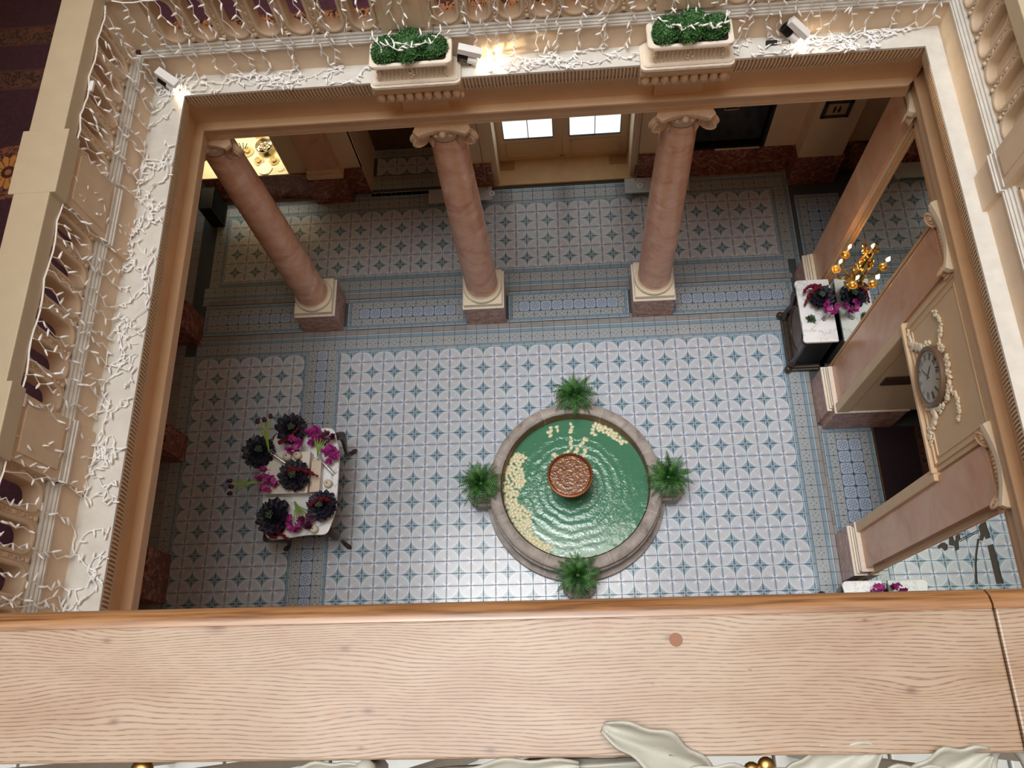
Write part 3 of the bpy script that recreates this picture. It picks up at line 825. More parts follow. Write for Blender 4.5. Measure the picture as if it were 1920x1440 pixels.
# ------------------------------------------------------------------ wall with the clock (right)
wr = struct('wall_right', 'wall of pink marble pilasters, mirrors and the clock doorway')
def rpart(name, boxes, mat, bevel=0):
    mb = MB()
    for b in boxes: mb.box(*b)
    return mb.build(name, mat, wr, bevel=bevel)
rpart('mirror_backing', [(6.315, 6.6, -.72, .35, 0, 4.2), (6.315, 6.6, -6.5, -3.22, 0, 4.2)], M['black'])
rpart('mirror_head', [(6.27, 6.6, -.72, .35, 3.78, 4.2), (6.27, 6.6, -6.5, -3.22, 3.78, 4.2)], M['tan'])
rpart('reveal', [(6.33, 7.35, -1.333, -.75, .60, 4.2), (6.33, 7.35, -3.2, -2.667, .60, 4.2), (6.31, 6.6, .35, .82, .6, 4.2)], M['cream'])
rpart('reveal_skirting', [(6.21, 7.05, -1.345, -.75, 0, .60), (6.21, 7.05, -3.2, -2.655, 0, .60)], M['red'], .006)
rpart('reveal_cap', [(6.20, 7.06, -1.352, -.75, .60, .625), (6.20, 7.06, -3.2, -2.648, .60, .625)], M['chip'], .004)
rpart('door_casing', [(6.215, 6.36, -1.345, -1.235, .62, 2.83), (6.215, 6.36, -2.765, -2.655, .62, 2.83)], M['cream'], .012)
rpart('recess_wall', [(8.0, 8.2, -4, .3, 0, 4.2), (7.3, 8.2, -3.2, -2.75, 0, 4.2), (7.35, 8.2, -1.0, -.75, 0, 4.2)], M['cream'])
rpart('recess_head', [(6.36, 8.2, -2.7, -1.3, 2.85, 4.2)], M['cream'])
rpart('east_end_wall', [(7.25, 7.4, .35, 3.0, 0, 4.2)], M['cream'])
rpart('passage_back', [(6.6, 7.3, .3, .36, 0, 4.2)], M['cream'])
MB().box(6.83, 8.0, -2.66, -1.34, -.004, .008).build('door_mat', M['carpetr'])
tag(bpy.data.objects['door_mat'], 'dark purple carpet in the doorway below the clock', 'carpet')
MB().box(6.815, 6.83, -2.66, -1.34, -.004, .006).build('threshold_strip', M['brass'], wr)
# grille on the doorway reveal
mb = MB(); mb.box(6.44, 6.74, -1.342, -1.333, 1.50, 1.68)
gr = thing('wall_plaque', 'brown rectangular plaque on the doorway reveal below the clock', 'plaque', (6.59, -1.34, 1.59))
MB().box(-.15, .15, -.008, .006, -.09, .09).build('plate', M['panelwood'], gr)
mb = MB(); mb.box(-.16, .16, -.016, .006, .075, .095).box(-.16, .16, -.016, .006, -.095, -.075).box(-.16, -.14, -.016, .006, -.09, .09).box(.14, .16, -.016, .006, -.09, .09).box(-.15, .15, -.014, .006, -.006, .006); mb.build('frame', M['darkwood'], gr, bevel=.003)
# overdoor panel carrying the clock
t = struct('trim_4', 'cream overdoor panel with plaster garland round the clock')
MB().box(6.245, 6.5, -2.69, -1.27, 2.83, 4.0).build('panel', M['cream'], t)
mb = MB()
for e, d in ((.04, .02), (.10, .012)):
    y0, y1, z0, z1 = -2.69 + e, -1.27 - e, 2.83 + e, 3.98 - e
    for q in ((y0, y1, z0, z0 + .022), (y0, y1, z1 - .022, z1)): mb.box(6.245 - d, 6.25, q[0], q[1], q[2], q[3])
    for q in (y0, y1 - .022): mb.box(6.245 - d, 6.25, q, q + .022, z0, z1)
mb.build('panel_moulding', M['cream'], t, bevel=.006)
mb = MB(); mb.box(6.20, 6.26, -2.70, -1.26, 2.80, 2.845); mb.build('lintel_moulding', M['cream'], t, bevel=.008)
ga = MB(); rg = random.Random(3)
def blob(y, z, s):
    b = MB(); b.sphere((0, 0, 0), s, 6, 4, .55, 1.0, .55)
    ga.merge(b, TR((6.225, y, z), (rg.uniform(0, 6.28), 0, 0)))
CY, CZ = -1.93, 3.20
for k in range(150):
    t_ = rg.uniform(0, 2*PI)
    if .25 < t_ % (2*PI) < .9: continue
    rr_ = .275 + rg.uniform(0, .05); blob(CY + rr_*math.cos(t_), CZ + rr_*math.sin(t_), rg.uniform(.02, .036))
for sgn in (-1, 1):
    for k in range(60):
        s_ = k/60; y = CY + sgn*(.27 + .24*s_) ; z = CZ - .12 - .20*s_ + .05*math.sin(s_*7)
        blob(y + rg.gauss(0, .014), z + rg.gauss(0, .014), .042*(1 - .5*s_))
    for k in range(26):
        s_ = k/26; y = CY + sgn*(.20 + .30*s_); z = CZ + .24 + .10*math.sin(s_*3)
        blob(y + rg.gauss(0, .012), z + rg.gauss(0, .012), .026)
ga.build('plaster_garland', M['base'], t, smooth=60)

# ------------------------------------------------------------------ columns and pilasters
def volute(r0=.085, th=.05):
    """scroll lying in the x-z plane, axis along y"""
    m = MB(); n = 22
    for y0, y1, rr in ((-th/2, th/2, r0),):
        loops = []
        for y, r in ((y0, r0*.88), (y0*.6, r0*.72), (0, r0*.66), (y1*.6, r0*.72), (y1, r0*.88)):
            loops.append([(r*math.cos(2*PI*i/n), y, r*math.sin(2*PI*i/n)) for i in range(n)])
        m.rings(loops, True, True, True)
    for y in (-th/2, th/2):
        pts = []
        for k in range(40):
            s_ = k/39; a = PI*.5 + s_*PI*4.2; r = r0*(.97 - .82*s_)
            pts.append((r*math.cos(a), y, r*math.sin(a)))
        m.tube(pts, [.011 - .004*k/39 for k in range(40)], 6)
        m.sphere((0, y, 0), .015, 8, 6)
    return m
def capital_round(zt, r):
    """diagonal Ionic capital with its top at zt"""
    ab = MB(); n = 8; poly = []
    for q in range(4):
        c0 = PI/4 + q*PI/2
        A = Vector((math.cos(c0), math.sin(c0)))*.345; Bn = Vector((math.cos(c0 + PI/2), math.sin(c0 + PI/2)))*.345
        tv = Vector((-A.y, A.x)).normalized()*.035
        p0 = A + tv; p1 = Bn - Vector((-Bn.y, Bn.x)).normalized()*.035
        mid = (p0 + p1)/2; inn = -mid.normalized()*.055
        for k in range(n + 1):
            s_ = k/n; poly.append(tuple(p0.lerp(p1, s_) + inn*math.sin(PI*s_)))
    ab.prism(poly, zt - .035, zt); ab.prism([(x*.95, y*.95) for x, y in poly], zt - .065, zt - .035)
    vo = []
    for q in range(4):
        a = PI/4 + q*PI/2
        v = volute(.098, .06); aa = math.atan2(math.sin(a)*.55, math.cos(a)); v.xf(TR((.235*math.copysign(1, math.cos(a)), .165*math.copysign(1, math.sin(a)), zt - .165), (0, 0, aa)))
        vo.append(v)
    ec = MB(); ec.lathe([(r*.98, zt - .24), (r*1.05, zt - .21), (r*1.02, zt - .19), (r*1.22, zt - .12), (r*1.15, zt - .065), (0.01, zt - .065)], 24)
    for q in range(4):
        a = q*PI/2; ec.sphere(((r + .05)*math.cos(a), (r + .05)*math.sin(a), zt - .06), .035, 8, 6)
        for da in (-.35, .35): ec.sphere(((r + .03)*math.cos(a + da), (r + .03)*math.sin(a + da), zt - .105), .026, 8, 6)
    for q in range(4):
        a = PI/4 + q*PI/2
        for k in range(4): ec.sphere(((r + .015)*math.cos(a), (r + .015)*math.sin(a), zt - .235 - .028*k), .034 - .006*k, 7, 5, 1, 1, 1.2)
    return ab, vo, ec
M['capital'] = paint('capital_plaster', (214, 184, 154), .10, 20, .6)
def column(label, x, y=.60):
    t = thing('marble_column', label, 'column', (x, y, 0), 0, 'marble columns under the planter balustrade')
    w_ = .265
    MB().box(-w_, w_, -w_, w_, 0, .46).build('pedestal', M['red'], t, bevel=.006)
    MB().box(-w_ - .008, w_ + .008, -w_ - .008, w_ + .008, .46, .485).build('chipped_edge', M['chip'], t, bevel=.006)
    MB().box(-.25, .25, -.25, .25, .485, .56).build('plinth', M['base'], t, bevel=.004)
    MB().lathe([(.0, .56), (.235, .56), (.25, .58), (.25, .60), (.238, .62), (.222, .625), (.222, .645), (.218, .65), (0, .65)], 40).build('base_ring', M['base'], t, smooth=50)
    prof = [(.212, .65), (.212, .68)] + [(.208 - .038*s_*s_ , .68 + 3.06*s_) for s_ in [k/14 for k in range(15)]]
    MB().lathe(prof, 40).build('shaft', M['pink'], t, smooth=60)
    ab, vo, ec = capital_round(3.985, .172)
    cp = ab.build('abacus', M['capital'], t, bevel=.004)
    for v in vo: v.build('volute', M['capital'], t, smooth=50)
    ec.build('echinus', M['capital'], t, smooth=60)
    return t
column('pink marble column beside the lit display case', -.245)
column('pink marble column below the planter, next to the passage and entrance doors', 2.005)
column('pink marble column below the planter, next to the dark window', 4.225)
def pilaster(label, yc, w_=.455, pw=.56, strips=(-1, 1)):
    t = thing('marble_pilaster', label, 'pilaster', (6.25, yc, 0), 0, 'pink marble pilasters of the clock wall')
    h = pw/2
    MB().box(-.085, .2, -h, h, 0, .46).build('pedestal', M['red'], t, bevel=.006)
    MB().box(-.092, .2, -h - .006, h + .006, .46, .49).build('chipped_edge', M['chip'], t, bevel=.006)
    mb = MB(); mb.box(-.07, .2, -h + .015, h - .015, .49, .53).box(-.055, .2, -h + .03, h - .03, .53, .575).box(-.035, .2, -h + .045, h - .045, .575, .62)
    mb.build('base', M['base'], t, bevel=.01)
    k = w_/2
    MB().box(0, .2, -k, k, .62, 3.74).build('shaft', M['pinkp'], t, bevel=.003)
    for s_ in strips: MB().box(.03, .2, min(s_*k, s_*(k + .045)), max(s_*k, s_*(k + .045)), .62, 3.74).build('side_strip', M['cream'], t)
    poly = []
    for i in range(9): s_ = i/8; poly.append((-.10 + .055*math.sin(PI*s_), -.31 + .62*s_))
    poly += [(-.06, .33), (.15, .33), (.15, -.33), (-.06, -.33)]
    ab = MB(); ab.prism(poly, 3.93, 3.985); ab.prism([(x + .012, y*.96) for x, y in poly], 3.895, 3.93); ab.build('abacus', M['base'], t, bevel=.004)
    for s_ in (-1, 1):
        v = volute(.082, .06); v.xf(TR((-.03, s_*.255, 3.83), (0, 0, PI/2 + s_*.55))); v.build('volute', M['capital'], t, smooth=50)
    ec = MB()
    for i in range(13):
        yy = -.2 + .4*i/12; ec.sphere((-.012, yy, 3.865), .026, 7, 5, 1, .8, 1.3); ec.sphere((-.004, yy, 3.82), .016, 7, 5)
    ec.box(-.02, .15, -.21, .21, 3.84, 3.9); ec.build('echinus', M['capital'], t, smooth=60)
    return t
pilaster('pink marble pilaster between the far gallery and the candle mirror', .585)
pilaster('pink marble pilaster between the candle mirror and the clock doorway', -.985)
pilaster('pink marble pilaster on the clock doorway side away from the columns', -2.94, .45, .55, (1,))

# ------------------------------------------------------------------ mirrors
t = thing('wall_mirror', 'tall wall mirror behind the candle sconce and marble-topped console', 'mirror', (6.31, -.19, 0))
MB().box(-.004, .004, -.485, .475, .12, 3.78).build('mirror_glass', M['mirror'], t)
mb = MB(); mb.box(-.03, .004, .455, .495, .1, 3.77).box(-.018, .004, .425, .455, .1, 3.77).box(-.03, .004, -.505, -.465, .1, 3.77).box(-.03, .004, -.505, .495, 3.72, 3.775); mb.build('mirror_frame', paint('pale_gilt_frame', (206, 160, 110), .1, 12, .45), t, bevel=.008)
W1 = t
t = thing('wall_mirror', 'tall wall mirror with flat grey patches past the clock doorway', 'mirror', (6.31, -4.4, 0))
MB().box(-.004, .004, -1.6, 1.18, .12, 3.78).build('mirror_glass', M['mirror'], t)
mb = MB(); mb.box(-.012, .004, 1.165, 1.195, .1, 3.77).box(-.03, .004, -1.6, 1.195, 3.72, 3.775); mb.build('mirror_frame', bpy.data.materials['pale_gilt_frame'], t, bevel=.008)
# flat grey patches on the glass
g = plain('patch_grey', (112, 112, 98), .7)
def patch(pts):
    m = MB(); m.add([]); k = m.add([(-.0065, y - (-4.4), z) for y, z in pts]); m.face([k + i for i in range(len(pts))]); m.build('grey_patch', g, t, fix=False)
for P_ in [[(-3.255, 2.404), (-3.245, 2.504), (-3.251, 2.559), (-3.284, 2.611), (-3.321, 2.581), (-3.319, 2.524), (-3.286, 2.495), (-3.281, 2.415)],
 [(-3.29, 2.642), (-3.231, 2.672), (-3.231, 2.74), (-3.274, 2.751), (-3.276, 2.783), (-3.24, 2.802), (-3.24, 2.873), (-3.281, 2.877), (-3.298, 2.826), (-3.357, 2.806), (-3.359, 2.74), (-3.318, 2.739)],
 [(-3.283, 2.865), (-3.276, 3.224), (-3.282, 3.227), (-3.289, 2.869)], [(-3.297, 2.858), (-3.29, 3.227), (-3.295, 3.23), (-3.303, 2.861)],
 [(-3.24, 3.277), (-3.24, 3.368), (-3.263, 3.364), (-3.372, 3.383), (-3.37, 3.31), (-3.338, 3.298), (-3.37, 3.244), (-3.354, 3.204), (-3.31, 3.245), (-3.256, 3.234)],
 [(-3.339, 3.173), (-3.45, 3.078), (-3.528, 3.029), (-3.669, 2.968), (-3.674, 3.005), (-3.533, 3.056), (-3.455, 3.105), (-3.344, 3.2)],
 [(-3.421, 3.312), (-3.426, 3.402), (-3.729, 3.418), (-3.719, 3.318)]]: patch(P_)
# ------------------------------------------------------------------ clock
ck = thing('wall_clock', 'round wall clock with Roman numerals and brown metal rim', 'clock', (6.235, CY, CZ))
ck.rotation_euler = (0, 0, 0)
ROT = Matrix(((0, 0, -1, 0), (-1, 0, 0, 0), (0, 1, 0, 0), (0, 0, 0, 1)))   # face x->-y, y->z, normal z->-x
def cpart(name, mb, mat, smooth=None, par=ck): mb.xf(ROT); return mb.build(name, mat, par, smooth=smooth)
cpart('case', MB().lathe([(0, 0), (.262, 0), (.268, .03), (.262, .055), (.245, .062), (.232, .05), (.232, .02)], 56), paint('clock_rim_metal', (122, 100, 82), .1, 10, .4), 40)
dial = cpart('dial', MB().lathe([(.234, .022), (.0005, .022)], 56), plain('clock_dial_enamel', (226, 220, 204), .5))
NUM = ['XII', 'I', 'II', 'III', 'IIII', 'V', 'VI', 'VII', 'VIII', 'IX', 'X', 'XI']
for k, s_ in enumerate(NUM):
    cu = bpy.data.curves.new('num', 'FONT'); cu.body = s_; cu.size = .078; cu.align_x = 'CENTER'; cu.align_y = 'CENTER'; cu.extrude = .001; cu.offset = .002
    ob = bpy.data.objects.new('num', cu); C.objects.link(ob); bpy.context.view_layer.update()
    me = bpy.data.meshes.new_from_object(ob.evaluated_get(bpy.context.evaluated_depsgraph_get())); bpy.data.objects.remove(ob)
    a = 2*PI*k/12
    me.transform(Matrix.Translation((.165*math.sin(a), .165*math.cos(a), .0245)) @ Matrix.Rotation(-a, 4, 'Z') @ Matrix.Diagonal((.62, 1.1, 1, 1)))
    me.transform(ROT); me.materials.clear(); me.materials.append(M['black']); put('numeral', me, dial)
mn = MB()
for k in range(60):
    a = 2*PI*k/60; b = MB(); b.box(-.0015, .0015, .213, .225 if k % 5 else .228, .0225, .0245); mn.merge(b, Matrix.Rotation(-a, 4, 'Z'))
cpart('minute_track', mn, M['black'], par=dial)
for nm, ang, ln, wd in (('minute_hand', 228, .17, .007), ('hour_hand', 319, .115, .011)):
    b = MB(); b.prism([(-wd, -.03), (wd, -.03), (wd*.9, ln*.7), (0, ln), (-wd*.9, ln*.7)], .027, .030); m2 = MB(); m2.merge(b, Matrix.Rotation(-R(ang), 4, 'Z')); cpart(nm, m2, M['black'])
cpart('hub', MB().lathe([(0, .034), (.012, .033), (.014, .026)], 12), M['black'])
cpart('glass', MB().lathe([(.233, .045), (.20, .055), (.13, .066), (.06, .071), (.0005, .072)], 40), M['glass'], 180)

# ------------------------------------------------------------------ candle sconce on the mirror
SX, SY = 6.27, -.125
sn = thing('candle_sconce', 'gilt bronze wall sconce with three lit candles on the mirror', 'sconce', (SX, SY, 1.5))
rg = random.Random(5)
mb = MB(); mb.tube([(.02, 0, 0), (.0, .01, .12), (-.01, -.01, .25), (0, 0, .42), (.0, .01, .58), (.005, 0, .74)], [.018, .03, .022, .034, .02, .008], 8)
for k in range(34):
    z = rg.uniform(.02, .78); s_ = rg.uniform(.014, .034)
    b = MB(); b.sphere((0, 0, 0), s_, 6, 4, .5, 1, 1.5); mb.merge(b, TR((rg.gauss(-.012, .014), rg.gauss(0, .03), z), (rg.uniform(-1, 1), rg.uniform(-.6, .6), 0)))
for k in range(9):
    a = 2*PI*k/9; mb.tube([(0, 0, .74), (.015*math.cos(a), .03*math.sin(a), .775), (.02*math.cos(a), .045*math.sin(a), .79)], [.007, .006, .003], 5)
mb.build('stem', M['gold'], sn, smooth=60)
for cx, cy in ((-.09, .19), (-.215, .015), (-.07, -.19)):
    zt = .40
    arm = MB(); pts = []
    for k in range(13):
        s_ = k/12; pts.append((cx*s_, cy*s_, .27 - .16*math.sin(PI*s_*.95)*.8 + (zt - .06 - .27)*s_*s_))
    arm.tube(pts, .011, 6)
    for k in (4, 7, 9):
        b = MB(); b.sphere((0, 0, 0), .024, 6, 4, 1.6, .5, .6); arm.merge(b, TR(pts[k], (0, rg.uniform(-1, 1), math.atan2(cy, cx))))
    arm.build('arm', M['gold'], sn, smooth=60)
    MB().lathe([(.0, zt - .075), (.014, zt - .07), (.03, zt - .04), (.05, zt - .032), (.052, zt - .022), (.03, zt - .022), (.018, zt - .03), (.016, zt), (0, zt)], 16, (cx, cy, 0)).build('drip_pan', M['gold'], sn, smooth=50)
    cd = MB().lathe([(.0115, zt - .02), (.0115, zt + .115), (.0, zt + .118)], 12, (cx, cy, 0)).build('candle', M['candle'], sn, smooth=50)
    MB().lathe([(.0, zt + .115), (.013, zt + .13), (.016, zt + .145), (.010, zt + .17), (.0, zt + .195)], 10, (cx, cy, 0)).build('flame_bulb', M['flame'], cd, smooth=180)
    lamp('candle_light', (SX + cx, SY + cy, 1.5 + zt + .13), 1.6, WARM, .02)

# ------------------------------------------------------------------ marble-topped consoles
def console(label, y0, y1):
    t = thing('console_cabinet', label, 'cabinet', (5.87, (y0 + y1)/2, 0), 0, 'carved marble-topped consoles before the mirrors')
    h = (y1 - y0)/2; b = h - .07
    mb = MB(); mb.box(.02, .405, -h + .01, h - .01, 0, .07).box(.045, .405, -h + .035, h - .035, .07, .10); mb.build('plinth', M['darkwood'], t, bevel=.012)
    MB().box(.10, .40, -b, b, .10, .86).build('body', M['black'], t, bevel=.01)
    for s_ in (-1, 1):
        mb = MB()
        pts = [(.075, s_*(b - .02), .10), (.06, s_*(b + .0), .25), (.085, s_*(b - .02), .45), (.055, s_*b, .68), (.05, s_*(b + .01), .84)]
        mb.tube(pts, [.05, .03, .034, .045, .04], 8)
        for z in (.14, .80): mb.sphere((.06, s_*b, z), .05, 10, 7)
        mb.sphere((.02, s_*(h - .03), .055), .05, 10, 7, 1, 1, 1.0)
        mb.build('corner_scroll', M['darkwood'], t, smooth=60)
    MB().box(.085, .102, -b + .05, b - .05, .14, .82).build('front_panel', M['panelwood'], t, bevel=.005)
    o = MB(); o.tube([(.082, .30*b/.37*math.cos(2*PI*k/36), .48 + .27*math.sin(2*PI*k/36)) for k in range(36)], .013, 6, True); o.build('oval_moulding', M['darkwood'], t, smooth=60)
    mb = MB(); mb.box(.045, .40, -h + .03, h - .03, .86, .91); mb.build('frieze', M['darkwood'], t, bevel=.01)
    # marble slab with lobed front corners
    poly = [(.405, h), (.05, h)]
    for s_ in (1, -1):
        cy = s_*(h - .045); pts = []
        for k in range(9):
            a = PI/2 + k/8*PI*.55
            pts.append((.045 + .045*math.cos(a), cy + s_*.045*math.sin(a)))
        pts.append((.008, s_*(h - .10)))
        poly += pts if s_ > 0 else pts[::-1]
    poly += [(.05, -h), (.405, -h)]
    MB().prism(poly, .91, .95).build('marble_top', M['wmarble'], t, bevel=.006)
    return t
console('dark carved console with white marble top below the candle sconce', -.565, .265)
console('dark carved console with white marble top before the patched mirror', -4.17, -3.34)

# ------------------------------------------------------------------ fountain
fx, fy = FC
ft = thing('fountain', 'round stone fountain with green water and a bronze bowl', 'fountain', (fx, fy, 0))
PROF = [(.885, .06), (.885, .40), (.895, .44), (.92, .455), (1.0, .455), (1.025, .44), (1.03, .41), (1.01, .39), (1.01, .345), (1.045, .335), (1.05, .30), (1.04, .27), (1.04, .10), (1.10, .09), (1.105, .0)]
for k in range(8):
    a0 = R(22.5 + 45*k) + .004; a1 = R(22.5 + 45*(k + 1)) - .004
    MB().lathe(PROF, 14, (0, 0, 0), a0, a1).build('kerb_stone', M['stone'], ft, smooth=35)
mb = MB()
for k in range(8):
    a = R(22.5 + 45*k)
    MB().lathe([(r - .003, z - .003) for r, z in PROF], 1, (0, 0, 0), a - .006, a + .006).build('mortar_joint', M['mortar'], ft)
MB().lathe([(.884, .20), (.882, .43)], 64).build('basin_lining', M['lining'], ft, smooth=60)
MB().lathe([(.884, .255), (.0005, .255)], 64).build('water', M['water'], ft)
for q in range(4):
    a = q*PI/2
    b = MB(); b.box(.97, 1.22, -.19, .19, 0, .24); b.box(.97, 1.20, -.155, .155, .24, .40)
    b.prism([(1.22, -.19), (1.30, -.11), (1.30, .11), (1.22, .19)], 0, .24)
    b.xf(Matrix.Rotation(a, 4, 'Z')); b.build('planter_pier', M['stone'], ft, bevel=.012)
bx0 = MB().lathe([(.09, .30), (.12, .34), (.10, .42), (.075, .50), (.10, .58), (.15, .63), (.21, .66), (.242, .70), (.248, .76), (.262, .79), (.262, .81), (.244, .815), (.23, .80), (.228, .785)], 48, (-.055, .01, 0)).build('bowl', M['bronze'], ft, smooth=50)
MB().lathe([(.231, .795), (.0005, .795)], 48, (0, 0, 0)).build('bowl_water', M['bowlwater'], ft, loc=(-.055, .01, 0))
mb = MB()
for k in range(44):
    a = 2*PI*k/44; mb.sphere((-.055 + .262*math.cos(a), .01 + .262*math.sin(a), .797), .011, 6, 4)
    mb.sphere((-.055 + .246*math.cos(a + .07), .01 + .246*math.sin(a + .07), .735), .013, 6, 4, 1, 1, 1.8)
tag(mb.build('bowl_studs', M['bronze'], bx0, smooth=60), kind='stuff')
# floating petals
rg = random.Random(11)
pm = []
for v_ in range(4):
    m = MB(); n = 10; ph = rg.uniform(0, 6)
    out = [(.021*(1 + .22*math.sin(2*a + ph) + .12*math.sin(3*a))*math.cos(a), .019*(1 + .22*math.sin(2*a + ph))*math.sin(a), .004 + .003*math.sin(3*a + ph)) for a in [2*PI*i/n for i in range(n)]]
    k = m.add([(0, 0, .001)] + out + [(x*.9, y*.9, -.002) for x, y, z in out])
    for i in range(n):
        j = (i + 1) % n; m.face((k, k+1+i, k+1+j)); m.face((k+1+i, k+1+n+i, k+1+n+j, k+1+j))
    pm.append(m.mesh('petal', M['petal'], 180))
PP = []
def trypetal(x, y, md=.036):
    if math.hypot(x, y) > .862 or math.hypot(x + .055, y - .01) < .13: return False
    for px_, py_ in PP:
        if (px_ - x)**2 + (py_ - y)**2 < md*md: return False
    PP.append((x, y)); return True
tries = 0
while len(PP) < 200 and tries < 30000:
    tries += 1
    a = R(rg.uniform(146, 246)); r = .862 - abs(rg.gauss(0, 1))*.0 - rg.random()*(.19 + .05*math.sin(a*9))*(1 - .55*max(0, (a - R(205))/R(41)))
    if a < R(158) and rg.random() < .4: continue
    trypetal(r*math.cos(a), r*math.sin(a))
n0 = len(PP); tries = 0; NPA = n0
while len(PP) < n0 + 24 and tries < 4000:      # drift along the far rim towards the clock
    tries += 1; a = R(rg.uniform(40, 72)); r = rg.uniform(.79, .86); trypetal(r*math.cos(a), r*math.sin(a))
NPB = len(PP)
for path, n_ in (([(-.06, .17), (-.10, .30), (-.21, .38), (-.24, .44)], 12), ([(-.04, .17), (-.05, .30), (-.09, .42), (-.03, .52), (-.03, .66), (-.02, .80)], 22), ([(.0, .18), (.07, .30), (.12, .38), (.16, .46)], 10), ([(.03, .46), (.10, .55), (.16, .62)], 9), ([(-.03, .2), (-.06, .26), (0, .3)], 8), ([(.27, .62), (.26, .76), (.36, .80)], 7), ([(-.31, .72), (-.28, .66), (-.27, .79)], 6), ([(-.19, .80), (-.20, .74)], 3)):
    for k in range(n_*3):
        s_ = rg.random()*(len(path) - 1); i = int(s_); f_ = s_ - i
        x = path[i][0]*(1-f_) + path[i+1][0]*f_ + rg.gauss(0, .008); y = path[i][1]*(1-f_) + path[i+1][1]*f_ + rg.gauss(0, .008)
        trypetal(x, y, .028)
for i, (x, y) in enumerate(PP):
    o = put('petal', pm[i % 4], None, (fx + x, fy + y, .257), (rg.uniform(-.08, .08), rg.uniform(-.08, .08), rg.uniform(0, 6.28)), rg.uniform(1.15, 1.55))
    if i < NPA: tag(o, 'cream petal in the drift against the basin wall facing the flower table', 'petal', 'petals drifted towards the flower table')
    elif i < NPB: tag(o, 'cream petal along the basin wall between the column-side and clock-side ferns', 'petal', 'petals along the far basin wall')
    else: tag(o, 'cream petal in the loose trails between the bronze bowl and the column-side fern', 'petal', 'petals trailing from the bowl')
# ferns on the four piers
def frond(L, arch, rs):
    m = MB(); n = 15; pts = []
    for k in range(n + 1):
        s_ = k/n; pts.append(Vector((L*s_*(1 - .12*s_), 0, L*arch*(s_ - 1.0*s_*s_*1.05))))
    for k in range(1, n):
        p = pts[k]; s_ = k/n; wl = .036*(math.sin(PI*min(1, s_*.9 + .12))**.7); d = (pts[k+1] - pts[k-1]).normalized()
        for sg in (-1, 1):
            side = Vector((.35, sg, -.10 + rs.uniform(-.15, .15))).normalized()
            tip = p + side*wl; hw_ = d*(L/n*.30)
            up = Vector((0, 0, .004))
            q = m.add([p - hw_, p + hw_, tip + hw_*.4 - up, tip - hw_*.5 - up]); m.face((q, q+1, q+2, q+3))
    m.tube(pts, [.0035 - .002*k/n for k in range(n + 1)], 4)
    return m
rg = random.Random(21)
fm = [frond(L, ar, rg).mesh('frond', M['fern'] if i % 2 else M['fernd'], None) for i, (L, ar) in enumerate(((.24, .85), (.28, 1.05), (.31, 1.25), (.26, .65), (.33, .95), (.22, 1.4)))]
def fern(label, x, y, n=92, sc_=1.0):
    t = thing('potted_fern', label, 'fern', (x, y, .39), 0, 'ferns on the fountain piers')
    MB().lathe([(.0, 0), (.085, 0), (.115, .10), (.125, .12), (.115, .125), (.10, .115), (0, .11)], 20).build('pot', M['stone'], t, smooth=50)
    MB().sphere((0, 0, .12), .035, 10, 7).build('crown', M['fernd'], t)
    for k in range(n):
        a = 2*PI*k*.381966 + rg.uniform(-.2, .2); lay_ = k/n
        tilt = -1.25 + 1.35*lay_ + rg.uniform(-.15, .15)
        put('frond', fm[k % 6], t, (.02*math.cos(a), .02*math.sin(a), .10), (0, tilt*.62, a), sc_*rg.uniform(.82, 1.12))
    return t
fern('bushy green fern on the fountain pier towards the columns', fx + .04, fy + 1.10)
fern('bushy green fern on the fountain pier towards the flower table', fx - 1.12, fy + .02)
fern('bushy green fern on the fountain pier towards the clock doorway', fx + 1.10, fy + .02)
fern('bushy green fern on the fountain pier opposite the columns', fx - .01, fy - 1.09)

# ------------------------------------------------------------------ planters with boxwood on the ledge
def rrect(hx, hy, r, n=5, cx=0, cy=0):
    pts = []
    for q, (sx, sy) in enumerate(((1, 1), (-1, 1), (-1, -1), (1, -1))):
        for k in range(n + 1):
            a = q*PI/2 + k/n*PI/2; pts.append((cx + sx*(hx - r) + r*math.cos(a), cy + sy*(hy - r) + r*math.sin(a)))
    return pts
rg = random.Random(31)
def boxball(r, nl=1100):
    m = MB(); m.sphere((0, 0, 0), r*.86, 14, 10, 1, 1, .9)
    for k in range(nl):
        z = rg.uniform(-.5, 1); a = rg.uniform(0, 2*PI); q = math.sqrt(max(0, 1 - z*z)); d = Vector((q*math.cos(a), q*math.sin(a), z*.92))
        p = d*r*rg.uniform(.88, 1.04); t1 = d.cross(Vector((rg.gauss(0, 1), rg.gauss(0, 1), rg.gauss(0, 1)))).normalized(); t2 = (d*.7 + t1.cross(d)*rg.uniform(-.9, .9)).normalized()
        l, w_ = .014, .0055
        b = m.add([p - t1*w_, p + t2*l*.5 - t1*w_, p + t2*l, p + t2*l*.5 + t1*w_, p + t1*w_]); m.face((b, b+1, b+2, b+3, b+4))
    return m
BB = [boxball(r).mesh('boxwood_ball', M['box'], None, 0, False) for r in (.115, .135, .11)]
